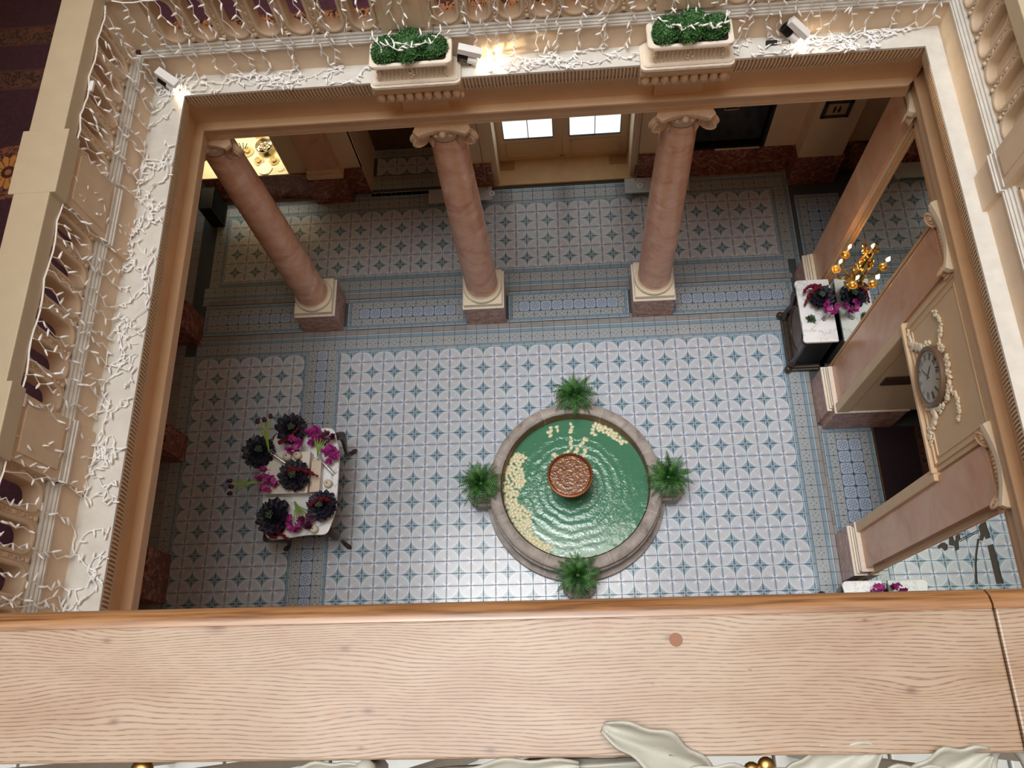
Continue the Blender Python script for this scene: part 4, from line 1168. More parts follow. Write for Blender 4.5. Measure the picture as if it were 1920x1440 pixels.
def planter(label, x):
    t = thing('stone_planter', label, 'planter', (x, .345, 4.738), 0, 'white planters on the ledge')
    def band_(name, prof, mat, par=t, bevel=0):
        mb = MB(); mb.rings([[(px_, py_*.80 - .0, z*.86) for px_, py_ in rrect(hx, hy*(1.16 if z > .26 else 1.0), .05)] for hx, hy, z in prof], True, True, True); return mb.build(name, mat, par, smooth=40)
    band_('base_tray', [(.355, .16, 0), (.375, .172, .012), (.375, .172, .04), (.36, .157, .055), (.362, .16, .064), (.35, .15, .08)], M['pot'])
    bd = band_('body', [(.325, .13, .075), (.305, .118, .10), (.295, .112, .18), (.30, .118, .24), (.31, .125, .262)], M['pot'])
    band_('rim', [(.315, .125, .262), (.335, .145, .27), (.335, .145, .305), (.33, .14, .312)], M['pot'])
    mb = MB(); mb.prism(rrect(.29, .105, .03), .25, .2695); mb.build('soil', M['soil'], t)
    fl = MB()
    for k in range(17):
        xx = -.264 + .033*k; fl.box(xx - .006, xx + .006, -.105, -.088, .08, .19); fl.sphere((xx, -.096, .192), .015, 7, 4, 1, .6, .7)
    for xx in (-.27, .0, .27):
        for k in range(5): fl.sphere((xx + rg.gauss(0, .01), -.10, .095 + .02*k), .017, 7, 5, 1, .6, 1)
    for k in range(7): fl.sphere((-.27 + .09*k, -.130, .031), .019, 7, 5, 1.6, .5, .7)
    fl.build('relief', M['pot'], bd, smooth=60)
    for xx, q, zz in ((-.185, 0, .325), (.0, 1, .35), (.18, 2, .32)):
        put('boxwood_ball', BB[q], t, (xx, 0, zz - .02), (0, 0, rg.uniform(0, 6)), (1.12, .92, .85))
    return t
planter('white stone planter with boxwood balls above the column nearer the display case', 1.915)
planter('white stone planter with boxwood balls above the column nearer the dark window', 4.135)

# ------------------------------------------------------------------ spotlights on the ledge
M['lens'] = emit('warm_lamp_lens', (255, 222, 178), 40)
def spotlight(label, loc, to, energy, body='black'):
    t = thing('spotlight', label, 'spotlight', loc, 0, 'spotlights on the ledge'); t.scale = (1.3,)*3
    d = (Vector(to) - Vector(loc)); q = d.to_track_quat('X', 'Z').to_matrix().to_4x4()
    def pt(name, mb, mat, smooth=None): mb.xf(q); return mb.build(name, mat, t, smooth=smooth)
    RX = Matrix.Rotation(PI/2, 4, 'Y')
    m = MB()
    for k in range(7): m.lathe([(.0, -.075 + .009*k), (.034, -.075 + .009*k), (.034, -.071 + .009*k), (0, -.071 + .009*k)], 16)
    m.lathe([(.014, -.08), (.014, 0)], 10); m.xf(RX); pt('heat_sink', m, M['black'])
    m = MB(); m.lathe([(.0, -.012), (.03, -.012), (.036, .04), (.036, .045), (.029, .045), (.027, .03)], 20); m.xf(RX); pt('lamp_head', m, M['whiteplastic'], 40)
    m = MB(); m.lathe([(.028, .036), (.0005, .036)], 20); m.xf(RX); pt('lens', m, M['lens'])
    m = MB(); m.box(-.085, .065, -.026, .026, .045, .085); pt('driver_box', m, M['whiteplastic'])
    m = MB(); m.box(-.006, .006, -.008, .008, .03, .05); m.xf(Matrix.Identity(4)); pt('bracket', m, M['black'])
    MB().tube([(0, 0, -.03), (0, 0, (4.737 - loc[2])/1.3)], .008, 6).build('foot', M['black'], t)
    dn = d.normalized(); L0 = Vector(loc) + dn*.06
    spot('spotlight_beam', L0, Vector(loc) + dn*2, energy, (1.0, .78, .52), 100, .02)
    return t
spotlight('small spotlight in the ledge corner beside the carpeted gallery', (-.17, .37, 4.80), (1.1, -.45, 4.30), 7)
spotlight('small spotlight beside the planter nearer the display case', (2.37, .42, 4.81), (2.9, .36, 4.66), 20)
spotlight('small glowing spotlight between a planter and the clock wall corner', (4.97, .42, 4.83), (5.25, .30, 4.62), 20)
m = MB(); m.box(4.78, 4.87, .405, .44, 4.737, 4.765); tag(m.build('power_adapter', M['black'], bevel=.006), 'small black power adapter on the ledge beside a spotlight', 'adapter')

# ------------------------------------------------------------------ icicle light strings
bm_ = MB(); bm_.lathe([(0, 0), (.0055, 0), (.006, .004), (.0058, .026), (.0035, .028), (.0035, .036), (0, .039)], 6)
BULB = bm_.mesh('bulb', M['wire'], 60)
rg = random.Random(41)
def icicles(label, side, a0, a1, step, cable=True, dense=1.0, skip=(), zt=5.60, heap=17, drape=()):
    t = thing('icicle_light_string', label, 'light string', OUT[side]((a0 + a1)/2, 0, 4.74))
    o = Vector(t.location)
    def W(a, d, z): return Vector(OUT[side](a, d, z)) - o
    if cable:
        m = MB(); m.tube([W(a0 + (a1 - a0)*k/24, -.012 - .004*math.sin(k), 5.575 - .02*abs(math.sin(k*PI/6)) + rg.uniform(-.006, .006)) for k in range(25)], .006, 5); m.build('cable', M['wire'], t)
    n = int(abs(a1 - a0)/step); nb = 0
    for (xa, xb) in drape:
        pts = []; q_ = 14
        for k in range(q_):
            f_ = k/(q_ - 1); pts.append(W(xa + (xb - xa)*f_, -.05 - .20*math.sin(PI*f_) + rg.uniform(-.015, .015), 5.06 + .09*math.sin(PI*f_)**.5 + .02*math.sin(f_*22)))
        m = MB(); m.tube(pts, .0042, 4); s_ = m.build('strand', M['wire'], t, fix=False)
        for p in pts: put('bulb', BULB, s_, p, (rg.uniform(.6, 2.2), 0, rg.uniform(0, 6)), 1.35)
    lw = {'left': .25, 'back': .19}[side]
    for k in range(n):
        a = a0 + (a1 - a0)*(k + .5)/n + rg.uniform(-.03, .03)
        blocked = any(s0 < a < s1 for s0, s1 in skip)
        L = rg.choice((.45, .85, .85, .85, .85)) if side == 'left' else rg.choice((.6, .85, .85, .85, .85))
        pts = []; z = zt - .03; aa = a; d = -.02
        zend = max(zt - L, 4.75)
        if blocked: zend = max(zend, 5.10)
        zig = 1
        while z > zend:
            pts.append(W(aa, d + rg.uniform(-.008, .004), z)); z -= rg.uniform(.055, .085); aa += zig*rg.uniform(.008, .035); zig = -zig if rg.random() < .75 else zig
        if zend <= 4.76 and not blocked:
            d = -.03; ang = rg.uniform(0, 6.28); da = 0
            for q in range(int(heap*dense*rg.uniform(.5, 1.4))):
                ang += rg.uniform(-1.1, 1.1); aa += .045*math.cos(ang); d += .035*math.sin(ang)
                if d > -.02: d = -.02; ang = -ang
                if d < -lw: d = -lw + (rg.uniform(-.03, 0) if rg.random() < .15 else 0); ang = -ang
                pts.append(W(aa, d, 4.745 + rg.uniform(0, .022)))
        if len(pts) < 3: continue
        m = MB(); m.tube(pts, .0040, 4); s_ = m.build('strand', M['wire'], t, fix=False)
        for q in range(1, len(pts)):
            if rg.random() < (.85 if pts[q].z + o.z > 4.78 else .62):
                dr = Vector((rg.gauss(0, 1), rg.gauss(0, 1), rg.gauss(-.5, .7)))
                if pts[q].z + o.z < 4.78: dr.z = abs(dr.z)*.25
                nrm = Vector(OUT[side](0, -1, 0)) - Vector(OUT[side](0, 0, 0))
                if dr.dot(nrm) < 0: dr -= nrm*dr.dot(nrm)*1.5
                rot = dr.to_track_quat('Z', 'Y').to_euler()
                put('bulb', BULB, s_, pts[q], rot, rg.uniform(1.15, 1.5)); nb += 1
    return nb
nb = [icicles('white icicle lights hanging from the side gallery rail between corner and first pier', 'left', .45, -.92, .12),
      icicles('white icicle lights hanging from the side gallery rail between its two piers', 'left', -1.02, -2.80, .125),
      icicles('white icicle lights hanging from the side gallery rail past its second pier', 'left', -2.9, -4.75, .13),
      icicles('white icicle lights over the planter balustrade between corner spotlight and first planter', 'back', -.28, 1.62, .125, True, 1.2, [(1.52, 2.3)], drape=[(1.60, 2.06), (1.72, 2.22)]),
      icicles('white icicle lights over the planter balustrade between the two planters', 'back', 1.62, 3.86, .125, True, 1.0, [(1.52, 2.3), (3.76, 4.52)]),
      icicles('white icicle lights heaped on the ledge near the clock wall corner', 'back', 3.86, 6.05, .10, True, 1.4, [(3.76, 4.52)], drape=[(3.85, 4.28), (4.15, 4.45)])]
print('bulbs', nb)
for nm_, y_ in (('cable_connector', -.30), ('cable_connector', -2.75)):
    m = MB(); m.box(-.018, .018, -.045, .045, -.012, .012)
    tag(m.build(nm_, M['whiteplastic'], loc=(-.315, y_, 5.55), bevel=.006), 'white plug connector of the icicle lights near the %s' % ('corner' if y_ > -1 else 'second pier'), 'connector')

# ------------------------------------------------------------------ flowers
def kale_mesh(rs):
    m = MB()
    for layer in range(6):
        s_ = layer/5; n = (8, 7, 7, 6, 5, 5)[layer]; R0 = .185*(1 - .66*s_)*rs.uniform(.94, 1.06); tilt = .15 + 1.05*s_; z0 = -.02 + .055*s_
        for k in range(n):
            a = 2*PI*k/n + layer*.4 + rs.uniform(-.22, .22); wv = rs.uniform(0, 6); R0k = R0*rs.uniform(.85, 1.12)
            def fn(u, v, R0=R0k, tilt=tilt, z0=z0, wv=wv):
                r = v; w_ = R0*.62*math.sin(min(1, v*1.25 + .12)*PI*.62); x = R0*r*math.cos(tilt*(.4 + .6*v)); z = z0 + R0*r*math.sin(tilt)*.8
                uu = (u - .5)*2
                z += (.022*math.sin(uu*8 + wv) + .016*math.sin(uu*15 + wv*2))*v*v - .02*uu*uu*v
                x += .016*math.sin(uu*7 + wv)*v*v - R0*.16*uu*uu*v
                return (x, uu*w_, z)
            b = MB(); b.grid(fn, 12, 5); m.merge(b, Matrix.Rotation(a, 4, 'Z'))
    return m
rg = random.Random(51)
KM = [kale_mesh(rg).mesh('leaves', M['kale'], 180, 0, False) for _ in range(3)]
hm = MB()
for k in range(16):
    a = k*2.4; r = .007*math.sqrt(k)*1.6; hm.sphere((r*math.cos(a), r*math.sin(a), .10 - r*.5), .014, 6, 4, 1, 1, .7)
HM = hm.mesh('heart', M['kalec'], 180)
def kale(label, x, y, z, s_=1.0, tx=0, ty=0):
    t = thing('ornamental_kale', label, 'flower', (x, y, z), 0, 'black ornamental kale heads')
    t.rotation_euler = (tx, ty, rg.uniform(0, 6)); t.scale = (s_,)*3
    put('leaves', rg.choice(KM), t); put('heart', HM, t)
    MB().tube([(0, 0, .03), (.004, 0, -.06), (.0, .003, -.11)], .010, 6).build('stem', M['leafg'], t)
    return t
def blossom(m, p, s_, rs):
    nrm = Vector((rs.gauss(0, .6), rs.gauss(0, .6), 1)).normalized(); q = nrm.to_track_quat('Z', 'Y').to_matrix().to_4x4()
    for k in range(5):
        a = 2*PI*k/5 + rs.uniform(0, .5)
        b = MB(); b.grid(lambda u, v: (s_*v, (u - .5)*s_*.85*math.sin(PI*(.15 + .8*v)), s_*.25*v*v - .2*s_*(u - .5)**2), 3, 3)
        m.merge(b, Matrix.Translation(p) @ q @ Matrix.Rotation(a, 4, 'Z'))
def orch_mesh(rs, n=15, R0=.085):
    m = MB()
    for k in range(n):
        z = rs.uniform(-.2, 1); a = rs.uniform(0, 6.28); r = math.sqrt(1 - z*z)
        blossom(m, Vector((R0*r*math.cos(a), R0*r*math.sin(a), R0*z*.8)), rs.uniform(.036, .050), rs)
    return m
OM = [orch_mesh(rg).mesh('blossoms', M['orchid'], 180, 0, False) for _ in range(3)]; OMD = orch_mesh(rg, 12, .07).mesh('blossoms', M['orchidd'], 180, 0, False)
def orchid(label, x, y, z, dark=False, s_=1.0):
    t = thing('orchid_cluster', label, 'flower', (x, y, z), rg.uniform(0, 6), 'orchid clusters'); t.scale = (s_,)*3
    put('blossoms', OMD if dark else rg.choice(OM), t)
    MB().tube([(0, 0, .02), (.01, .0, -.05), (.0, .01, -.10)], .006, 5).build('stem', M['stem'], t)
    return t
def amaranth(label, pts):
    o = Vector(pts[0]); t = thing('amaranth_spray', label, 'flower', pts[0], 0, 'crimson amaranth sprays'); m = MB()
    P_ = [Vector(p) - o for p in pts]
    n = 95
    for k in range(n):
        s_ = k/(n - 1)*(len(P_) - 1); i = min(int(s_), len(P_) - 2); p = P_[i].lerp(P_[i+1], s_ - i)
        m.sphere(p + Vector((rg.gauss(0, .008), rg.gauss(0, .008), rg.gauss(0, .006))), .015*(1 - .45*k/n), 6, 4)
    m.build('tassel', M['amar'], t, smooth=180)
    MB().tube([P_[0], P_[0] + Vector((0, 0, -.06))], .005, 5).build('stem', M['amar'], t)
    return t
def vase(label, base, top, r=.035):
    o = Vector(base); d = Vector(top) - o; L = d.length
    t = thing('glass_vase', label, 'vase', base, 0, 'small glass vases'); t.rotation_euler = d.to_track_quat('Z', 'Y').to_euler()
    MB().lathe([(.0, 0), (r*.8, 0), (r*.85, L*.3), (r*.7, L*.6), (r*1.1, L), (r*1.1 - .004, L), (r*.62, L*.6), (r*.75, L*.3), (r*.7, .008), (0, .008)], 18).build('glass', M['glass'], t, smooth=60)
    return t
def tulips(label, base, tip, dark=True, n=5):
    o = Vector(base); t = thing('tulip_bunch', label, 'flower', base, 0, 'dark tulips with green stems'); D = Vector(tip) - o
    up = Vector((0, 0, 1)); sd = D.cross(up).normalized()
    for k in range(n):
        f_ = (k - (n - 1)/2)*.022; e = D*rg.uniform(.88, 1.05) + sd*f_*1.7 + Vector((0, 0, rg.uniform(-.01, .03)))
        MB().tube([(0, 0, 0), tuple(D*.4 + sd*f_*.3 + Vector((0, 0, .015))), tuple(e)], .0065, 5).build('stem', M['stem'], t)
        if dark and k % 2 == 0:
            m = MB(); q = D.normalized().to_track_quat('Z', 'Y').to_matrix().to_4x4()
            for p_ in range(6):
                b = MB(); b.grid(lambda u, v: ((.026*math.sin(PI*(.25 + .6*v)))*math.cos((u - .5)*1.3), (.026*math.sin(PI*(.25 + .6*v)))*math.sin((u - .5)*1.3), .06*v), 4, 5); m.merge(b, Matrix.Translation(e) @ q @ Matrix.Rotation(p_*PI/3, 4, 'Z'))
            m.build('bloom', M['orchidd'], t, smooth=180, fix=False)
    return t
# table with a wavy white marble top
TZ = .85
tb = thing('marble_table', 'table with wavy white marble top and carved dark cabriole legs', 'table', (-.115, -2.03, 0))
poly = []
for k in range(96):
    a = 2*PI*k/96; c, s_ = math.cos(a), math.sin(a); n = 5.0
    x = .435*math.copysign(abs(c)**(2/n), c); y = .655*math.copysign(abs(s_)**(2/n), s_)
    wv = 1 + .022*math.cos(6*a) ; poly.append((x*wv, y*wv + .02*math.sin(x*7)))
MB().prism(poly, TZ - .035, TZ).build('table_top', M['wmarble'], tb, bevel=.008)
mb = MB(); mb.box(-.36, .36, -.57, .57, TZ - .12, TZ - .035); mb.build('apron', M['legwood'], tb, bevel=.01)
for sx in (-1, 1):
    for sy in (-1, 1):
        pts = [(sx*.36, sy*.57, TZ - .06), (sx*.405, sy*.615, TZ - .16), (sx*.39, sy*.60, TZ - .34), (sx*.34, sy*.56, .25), (sx*.33, sy*.555, .12), (sx*.36, sy*.59, .045), (sx*.40, sy*.62, .03), (sx*.415, sy*.63, .05)]
        m = MB(); m.tube(pts, [.05, .052, .036, .024, .022, .026, .03, .018], 8); m.build('leg', M['legwood'], tb, smooth=60)
# risers
t = MB(); t.box(-.50, .02, -2.20, -1.70, TZ, 1.0); tag(t.build('display_riser', M['paper'], bevel=.006), 'low white display box on the flower table', 'display box')
t = thing('pleated_box', 'cream pleated card box on the flower table', 'display box', (.10, -1.99, TZ))
MB().box(-.06, .05, -.19, .18, 0, .12).build('box_core', M['paper'], t)
m = MB()
for k in range(9): m.box(-.062 + .0125*k, -.056 + .0125*k, -.196, .186, 0, .128)
m.build('pleats', paint('cream_card', (220, 200, 170), .05, 10), t)
K = 'black ornamental kale head '
kale(K + 'beside the tulip vase on the flower table', -.24, -1.40, .98, .98, -.25, -.1)
kale(K + 'overhanging the table edge towards the carpeted gallery', -.585, -1.69, 1.03, 1.02, 0, -.25)
kale(K + 'on the white display box at the middle of the table', -.115, -2.02, 1.10, .98)
kale(K + 'beside the pleated box, topped by a red spray', .20, -2.35, .985, .98, .1, .15)
kale(K + 'beside the copper bowl on the flower table', -.36, -2.46, 1.0, 1.08, .1, -.1)
Or = 'magenta orchid cluster '
orchid(Or + 'at the table end towards the columns', .03, -1.50, .97, False, 1.05)
orchid(Or + 'on the display box beside the two shell balls', -.165, -1.65, 1.09)
orchid(Or + 'near the table corner with the glass vase', .245, -1.74, .97, False, 1.0)
orchid('dark maroon orchid cluster at the table end towards the columns', .205, -1.54, .99, True, .95)
orchid(Or + 'behind the display box beside a half hidden shell ball', -.545, -1.95, .97, False, .9)
orchid(Or + 'on the display box edge beside the fallen tulips', -.415, -2.10, 1.09, False, .95)
orchid(Or + 'between two kale heads at the copper bowl end', -.11, -2.53, .97, False, 1.05)
orchid('dark maroon orchid cluster at the copper bowl end', .03, -2.52, .97, True, .95)
amaranth('crimson amaranth spray across the middle kale head', [(-.17, -1.97, 1.19), (-.02, -1.97, 1.20), (.08, -2.0, 1.16), (.16, -2.03, 1.08)])
amaranth('crimson amaranth spray on the kale head by the pleated box', [(.10, -2.37, 1.09), (.19, -2.30, 1.11), (.29, -2.30, 1.06), (.34, -2.34, .97)])
amaranth('crimson amaranth spray hanging beside the copper bowl', [(-.48, -2.56, 1.0), (-.40, -2.66, .98), (-.33, -2.70, .92)])
amaranth('crimson amaranth spray beside the tulip vase', [(-.34, -1.60, 1.06), (-.24, -1.58, 1.10), (-.12, -1.42, 1.06)])
amaranth('crimson amaranth spray between kale head and copper bowl', [(-.28, -2.58, 1.05), (-.27, -2.66, 1.0), (-.20, -2.70, .90)])
vase('slanted glass vase of dark tulips on the display box', (-.20, -1.88, 1.01), (-.44, -1.72, 1.10), .038)
tulips('dark tulips with pale green stems in the slanted vase', (-.45, -1.71, 1.07), (-.50, -1.36, 1.17))
vase('slanted glass vase at the table corner', (.28, -1.95, .87), (.08, -1.74, .95), .035)
tulips('pale green stems in the corner glass vase', (.09, -1.76, .94), (.15, -1.57, 1.05), False)
tulips('pale green stems between the display box and the kale heads', (-.155, -2.27, .90), (-.01, -2.48, 1.03), False, 6)
tulips('dark tulips lying out over the table edge towards the carpeted gallery', (-.54, -2.05, 1.02), (-.86, -2.10, 1.02), True, 5)
vase('glass vase lying on the display box', (-.38, -2.02, 1.04), (-.56, -2.05, 1.035), .033)
for lb, x, y, z in (('beside a second one on the display box, nearer the table edge', -.235, -1.77, 1.05), ('beside a second one on the display box, nearer the corner vase', -.115, -1.76, 1.05), ('beside the pleated box', .225, -2.07, .90), ('beside the dark maroon orchid at the copper bowl end', .10, -2.60, .90), ('half hidden behind the display box', -.545, -1.93, .90)):
    t = thing('shell_ball', 'round ribbed shell ball ' + lb, 'shell', (x, y, z), 0, 'shell balls on the flower table')
    m = MB(); n = 24; loops = []
    for j in range(9):
        th = -PI/2 + PI*j/8; cr = max(math.cos(th), .06)
        loops.append([(.05*cr*(1 + .02*math.cos(12*2*PI*i/n))*math.cos(2*PI*i/n), .05*cr*(1 + .02*math.cos(12*2*PI*i/n))*math.sin(2*PI*i/n), .045*math.sin(th)) for i in range(n)])
    m.rings(loops, True, True, True); m.build('shell', M['ball'], t, smooth=180)
    MB().lathe([(.008, .0445), (.007, .047), (.0, .046)], 10).build('hole', M['soil'], t)
t = MB(); t.lathe([(.0, 0), (.05, 0), (.09, .03), (.12, .075), (.115, .075), (.085, .035), (0, .008)], 28); tag(t.build('copper_bowl', plain('polished_copper', (206, 128, 70), .25, 1.0), smooth=60, loc=(-.35, -2.56, TZ)), 'shiny copper bowl under a kale head on the flower table', 'bowl')
# on the console
CT = .95
kale(K + 'on the console below the candle sconce', 6.12, -.03, 1.06, .85, 0, -.1)
orchid(Or + 'in a grey glass vase on the console', 6.185, -.205, 1.13, False, .88)
amaranth('crimson amaranth spray over the console kale head', [(6.10, .08, 1.14), (6.02, .03, 1.14), (5.97, -.02, 1.08), (5.93, -.10, 1.0)])
amaranth('crimson amaranth spray on the console beside the far pilaster', [(6.06, .10, 1.12), (5.98, .10, 1.10), (5.93, .05, 1.05)])
vase('grey glass vase of orchids on the console', (6.14, -.27, .952), (6.17, -.235, 1.07), .04)
orchid(Or + 'on the console before the patched mirror', 6.20, -3.47, 1.02, False, .8)
t = thing('leafy_sprig', 'small dark green sprig on the console marble', 'plant', (5.985, -.27, CT)); rg = random.Random(61)
for k in range(26):
    a = rg.uniform(0, 6.28); l = rg.uniform(.03, .065); z = rg.uniform(.01, .05)
    m = MB(); m.grid(lambda u, v: (.01 + l*v, (u - .5)*.022*math.sin(PI*(.1 + .85*v)), z*v + .004 + .01*math.sin(v*4)), 2, 4); m.xf(Matrix.Rotation(a, 4, 'Z')); m.build('leaf', M['leafg'], t, fix=False)
MB().sphere((0, 0, .012), .014, 8, 6).build('crown', M['leafg'], t)

# ------------------------------------------------------------------ lit display case
dc = thing('display_case', 'brightly lit built-in display case with tableware beside the far column', 'display case', (-1.40, 2.56, 0))
MB().box(-.64, .655, 0, .75, 0, .555).build('marble_base', M['redd'], dc, bevel=.004)
MB().box(-.64, .655, 0, .76, .555, .58).build('shelf', paint('white_display_cloth', (250, 238, 200), .02, 4, .8, 0), dc)
mb = MB(); mb.box(-.64, .655, .75, .77, .58, 2.3).box(.645, .66, .0, .76, .58, 2.3).box(-.65, -.64, 0, .76, .58, 2.3).box(-.64, .655, .0, .76, 2.28, 2.32); mb.box(-.64, .655, .0, .03, 1.42, 2.3); mb.build('lining', bpy.data.materials['white_display_cloth'], dc)  # front valance is added, out of view, to keep the case light in
area('display_case_lamp', (-1.40, 2.93, 2.2), (1.1, .45), 7, (1.0, .90, .68), (0, 0, 0), 70)
def cup(label, x, y, s_=1.0, saucer=.07, mat='china'):
    t = thing('teacup', label, 'cup', (x, y, .58), rg.uniform(0, 6), 'cups in the display case'); t.scale = (s_,)*3
    MB().lathe([(0, 0), (.04, .003), (saucer, .014), (saucer, .017), (.04, .008), (0, .007)], 24).build('saucer', M[mat], t, smooth=50)
    MB().lathe([(.0, .01), (.02, .01), (.03, .03), (.038, .062), (.036, .062), (.027, .03), (0, .016)], 20).build('cup_bowl', M[mat], t, smooth=50)
    MB().tube([(.035, 0, .055), (.055, 0, .052), (.058, 0, .035), (.032, 0, .024)], .004, 6).build('handle', M[mat], t, smooth=60)
gl = plain('gilded_china', (226, 206, 160), .3, .25); M['gilt'] = gl
cup('gilded cup on saucer at the front of the display case', -1.208, 2.80, 1.0, .075, 'gilt')
cup('pair-handled gilded cup nearest the case corner', -.985, 2.79, 1.05, .07, 'gilt')
cup('gilded cup on saucer behind the dark fan', -1.39, 2.98, 1.1, .085, 'gilt')
t = thing('silver_dish', 'footed silver dish in the display case', 'dish', (-1.11, 2.98, .58))
MB().lathe([(0, 0), (.08, 0), (.10, .012), (.045, .03), (.05, .05), (.11, .085), (.13, .13), (.122, .13), (.10, .09), (0, .06)], 28).build('dish', M['silver'], t, smooth=50)
m = MB()
for k in range(5): m.sphere((.05*math.cos(k*1.26), .05*math.sin(k*1.26), .105), .035, 10, 8)
m.build('contents', M['silver'], t, smooth=180)
t = thing('gilt_epergne', 'small gilt branching ornament at the back of the display case', 'ornament', (-1.19, 3.17, .58))
MB().lathe([(0, 0), (.06, 0), (.05, .02), (.018, .04), (.02, .10), (.0, .11)], 18).build('foot', M['gold'], t, smooth=50)
for k in range(3):
    a = k*2.1; MB().tube([(0, 0, .09), (.05*math.cos(a), .05*math.sin(a), .11), (.08*math.cos(a), .08*math.sin(a), .15)], .009, 6).build('branch', M['gold'], t, smooth=60)
tag(MB().lathe([(0, 0), (.05, .002), (.10, .016), (.10, .02), (.05, .008), (0, .006)], 28).build('oval_dish', M['china'], smooth=50, loc=(-1.10, 2.66, .582)), 'white china dish at the front of the display case', 'plate')
tag(MB().lathe([(0, 0), (.04, .002), (.055, .01), (.055, .013), (0, .005)], 24).build('small_plate', M['china'], smooth=50, loc=(-.88, 2.66, .582)), 'small white plate at the front corner of the display case', 'plate')
t = thing('dark_fan', 'dark folding fan standing in the display case', 'fan', (-1.46, 2.98, .58))
for k in range(5):
    m = MB(); m.box(-.006, .006, -.004 + .006*k, .001 + .006*k, 0, .20); m.xf(Matrix.Rotation(-.5 + .28*k, 4, 'Y')); m.build('fan_blade', M['darkwood'], t)
MB().box(-.03, .03, -.02, .04, 0, .012).build('fan_foot', M['darkwood'], t)

# ------------------------------------------------------------------ small things on the far floor
def stand(label, x0, x1, y0, y1, px_):
    t = thing('acrylic_stand', label, 'stand', ((x0 + x1)/2, (y0 + y1)/2, 0), 0, 'acrylic stands flanking the doors')
    h, k = (x1 - x0)/2, (y1 - y0)/2
    MB().box(-h, h, -k, k, .092, .108).build('base_plate', M['acrylic'], t, bevel=.003)
    for sx in (-1, 1): MB().box(sx*(h - .08) - .02, sx*(h - .08) + .02, -k + .03, k - .03, 0, .092).build('foot', M['acrylic'], t)
    MB().tube([(px_, k - .04, .10), (px_, k - .04, 1.9)], .007, 8).build('pole', M['brass'], t)
    MB().lathe([(.02, .108), (.04, .108), (.04, .114), (.02, .114), (.02, .108)], 20, (px_ + .06, -.01, 0)).build('ring', M['whiteplastic'], t)
stand('clear acrylic floor stand by the passage side of the entrance doors', 1.17, 2.09, 2.26, 2.485, .40)
stand('clear acrylic floor stand by the dark window side of the entrance doors', 3.99, 4.90, 2.24, 2.485, -.30)
t = thing('black_floor_box', 'plain black box on the floor beside the lit display case', 'box', (-1.99, 2.28, 0))
MB().box(-.06, .13, -.17, .19, .02, .50).build('cabinet', M['black'], t, bevel=.01); MB().box(-.05, .12, -.15, .17, 0, .02).build('feet', M['black'], t); MB().box(.128, .134, -.14, .16, .06, .46).build('front_cloth', plain('black_cloth', (10, 10, 11), .9), t)

# ------------------------------------------------------------------ hand rail in front of the viewer
RO = (3.0, -4.525, 9.3)
hr = thing('hand_rail', 'broad weathered oak hand rail with darker rounded nosing', 'handrail', RO)
MB().box(-2.3, .4465, -.122, 0, -.045, 0).build('plank', M['oak'], hr, bevel=.002)
MB().box(.4485, 2.6, -.122, 0, -.045, 0).build('plank', M['oak'], hr, bevel=.002)
for x0, x1 in ((-2.3, .4465), (.4485, 2.6)):
    pr = [(0, -.05), (0, -.0015), (.004, -.001), (.012, -.004), (.018, -.011), (.020, -.022), (.017, -.036), (.010, -.046), (0, -.05)]
    m = MB(); m.rings([[(x, y, z) for y, z in pr[:-1]] for x in (x0, x1)], True, True, True); m.build('nosing', M['nosing'], hr, smooth=60)
MB().lathe([(.0, .0006), (.0062, .0006), (.0066, -.002)], 18, (.155, -.022, 0)).build('wood_peg', plain('oak_peg', (136, 98, 76), .8), hr)
# cream painted ironwork on the near side of the rail
iw = thing('iron_balustrade', 'cream painted wrought iron balustrade with acanthus leaves under the oak rail', 'balustrade', (3.0, -4.70, 8.3))
ox_, oy_, oz_ = 3.0, -4.70, 8.3
def L_(x, y, z): return (x - ox_, y - oy_, z - oz_)
def leaf(p0, p1, wd, curl, twist=0, name='acanthus_leaf'):
    A = Vector(L_(*p0)); B_ = Vector(L_(*p1)); d = B_ - A; s_ = d.cross(Vector((0, 0, 1))).normalized(); up = s_.cross(d).normalized()
    def fn(u, v):
        uu = (u - .5)*2; w_ = wd*(math.sin(PI*(.08 + .86*v))**.8)*(1 + .15*math.sin(v*16))
        p = A + d*v + s_*uu*w_*math.cos(twist*v) + up*(curl*uu*uu*w_/wd*1.2 + .25*curl*math.sin(v*PI) + .12*curl*math.sin(uu*7 + v*9) + twist*uu*w_*.5)
        return tuple(p)
    m = MB(); m.grid(fn, 12, 18); m.build(name, M['iron'], iw, smooth=180, fix=False)
    sol = iw.children[-1].modifiers.new('thick', 'SOLIDIFY'); sol.thickness = .0025
leaf((3.175, -4.664, 9.288), (3.083, -4.621, 9.312), .017, .012, .5)
leaf((2.90, -4.662, 9.287), (3.165, -4.652, 9.292), .009, -.012)
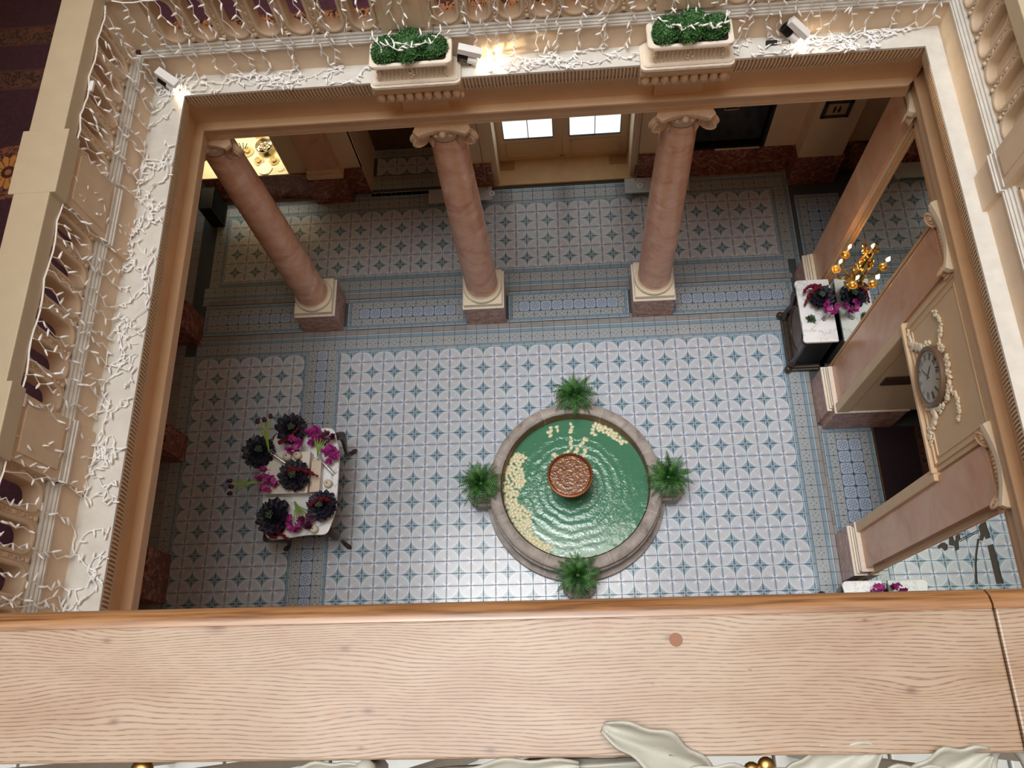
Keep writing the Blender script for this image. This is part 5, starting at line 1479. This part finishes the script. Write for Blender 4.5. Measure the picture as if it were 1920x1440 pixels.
leaf((2.93, -4.668, 9.288), (3.06, -4.655, 9.297), .012, .008)
leaf((3.24, -4.672, 9.282), (3.325, -4.644, 9.296), .018, .010, .4)
leaf((3.15, -4.664, 9.29), (3.24, -4.672, 9.284), .012, .010)
leaf((3.345, -4.672, 9.285), (3.42, -4.648, 9.294), .017, .012, -.6)
leaf((3.30, -4.676, 9.285), (3.38, -4.664, 9.29), .012, .010)
leaf((2.78, -4.664, 9.286), (2.86, -4.655, 9.291), .009, .008)
leaf((2.50, -4.68, 9.285), (2.62, -4.662, 9.29), .014, .010)
leaf((3.45, -4.675, 9.285), (3.56, -4.65, 9.295), .016, .010)
MB().tube([L_(3.445 + .020*math.cos(a), -4.668 + .026*math.sin(a), 9.29 - .002*k) for k, a in enumerate([PI*1.6 - PI*1.5*i/14 for i in range(15)])], .0045, 7).build('scroll', M['iron'], iw, smooth=60)
MB().tube([L_(2.2, -4.672, 9.285), L_(2.7, -4.668, 9.283), L_(2.95, -4.662, 9.285), L_(3.15, -4.660, 9.286), L_(3.4, -4.668, 9.284), L_(3.8, -4.67, 9.284)], .006, 7).build('scroll_bar', M['iron'], iw, smooth=60)
m = MB(); m.tube([L_(2.865, -4.657, 9.30), L_(2.865, -4.657, 9.24)], .009, 10); m.sphere(L_(2.865, -4.657, 9.298), .011, 10, 8); m.build('collar', M['iron'], iw, smooth=60)
for x in (2.30, 2.58, 2.865, 3.15, 3.43, 3.72): MB().box(x - ox_ - .009, x - ox_ + .009, .015, .033, .19, .96).build('baluster', M['iron'], iw)
for x, y, r in ((2.648, -4.655, .0115), (3.214, -4.660, .008), (3.227, -4.656, .008)):
    MB().sphere(L_(x, y, 9.288), r, 14, 10, 1, 1, .7).build('brass_boss', M['brass'], iw, smooth=180)
kb = struct('trim_5', 'white marble kerb slabs below the oak hand rail')
for k in range(12): MB().box(1.80 + .2*k + .0025, 2.0 + .2*k - .0025, -5.1, -4.56, 8.30, 8.48).build('kerb_slab', M['slab'], kb, bevel=.004)
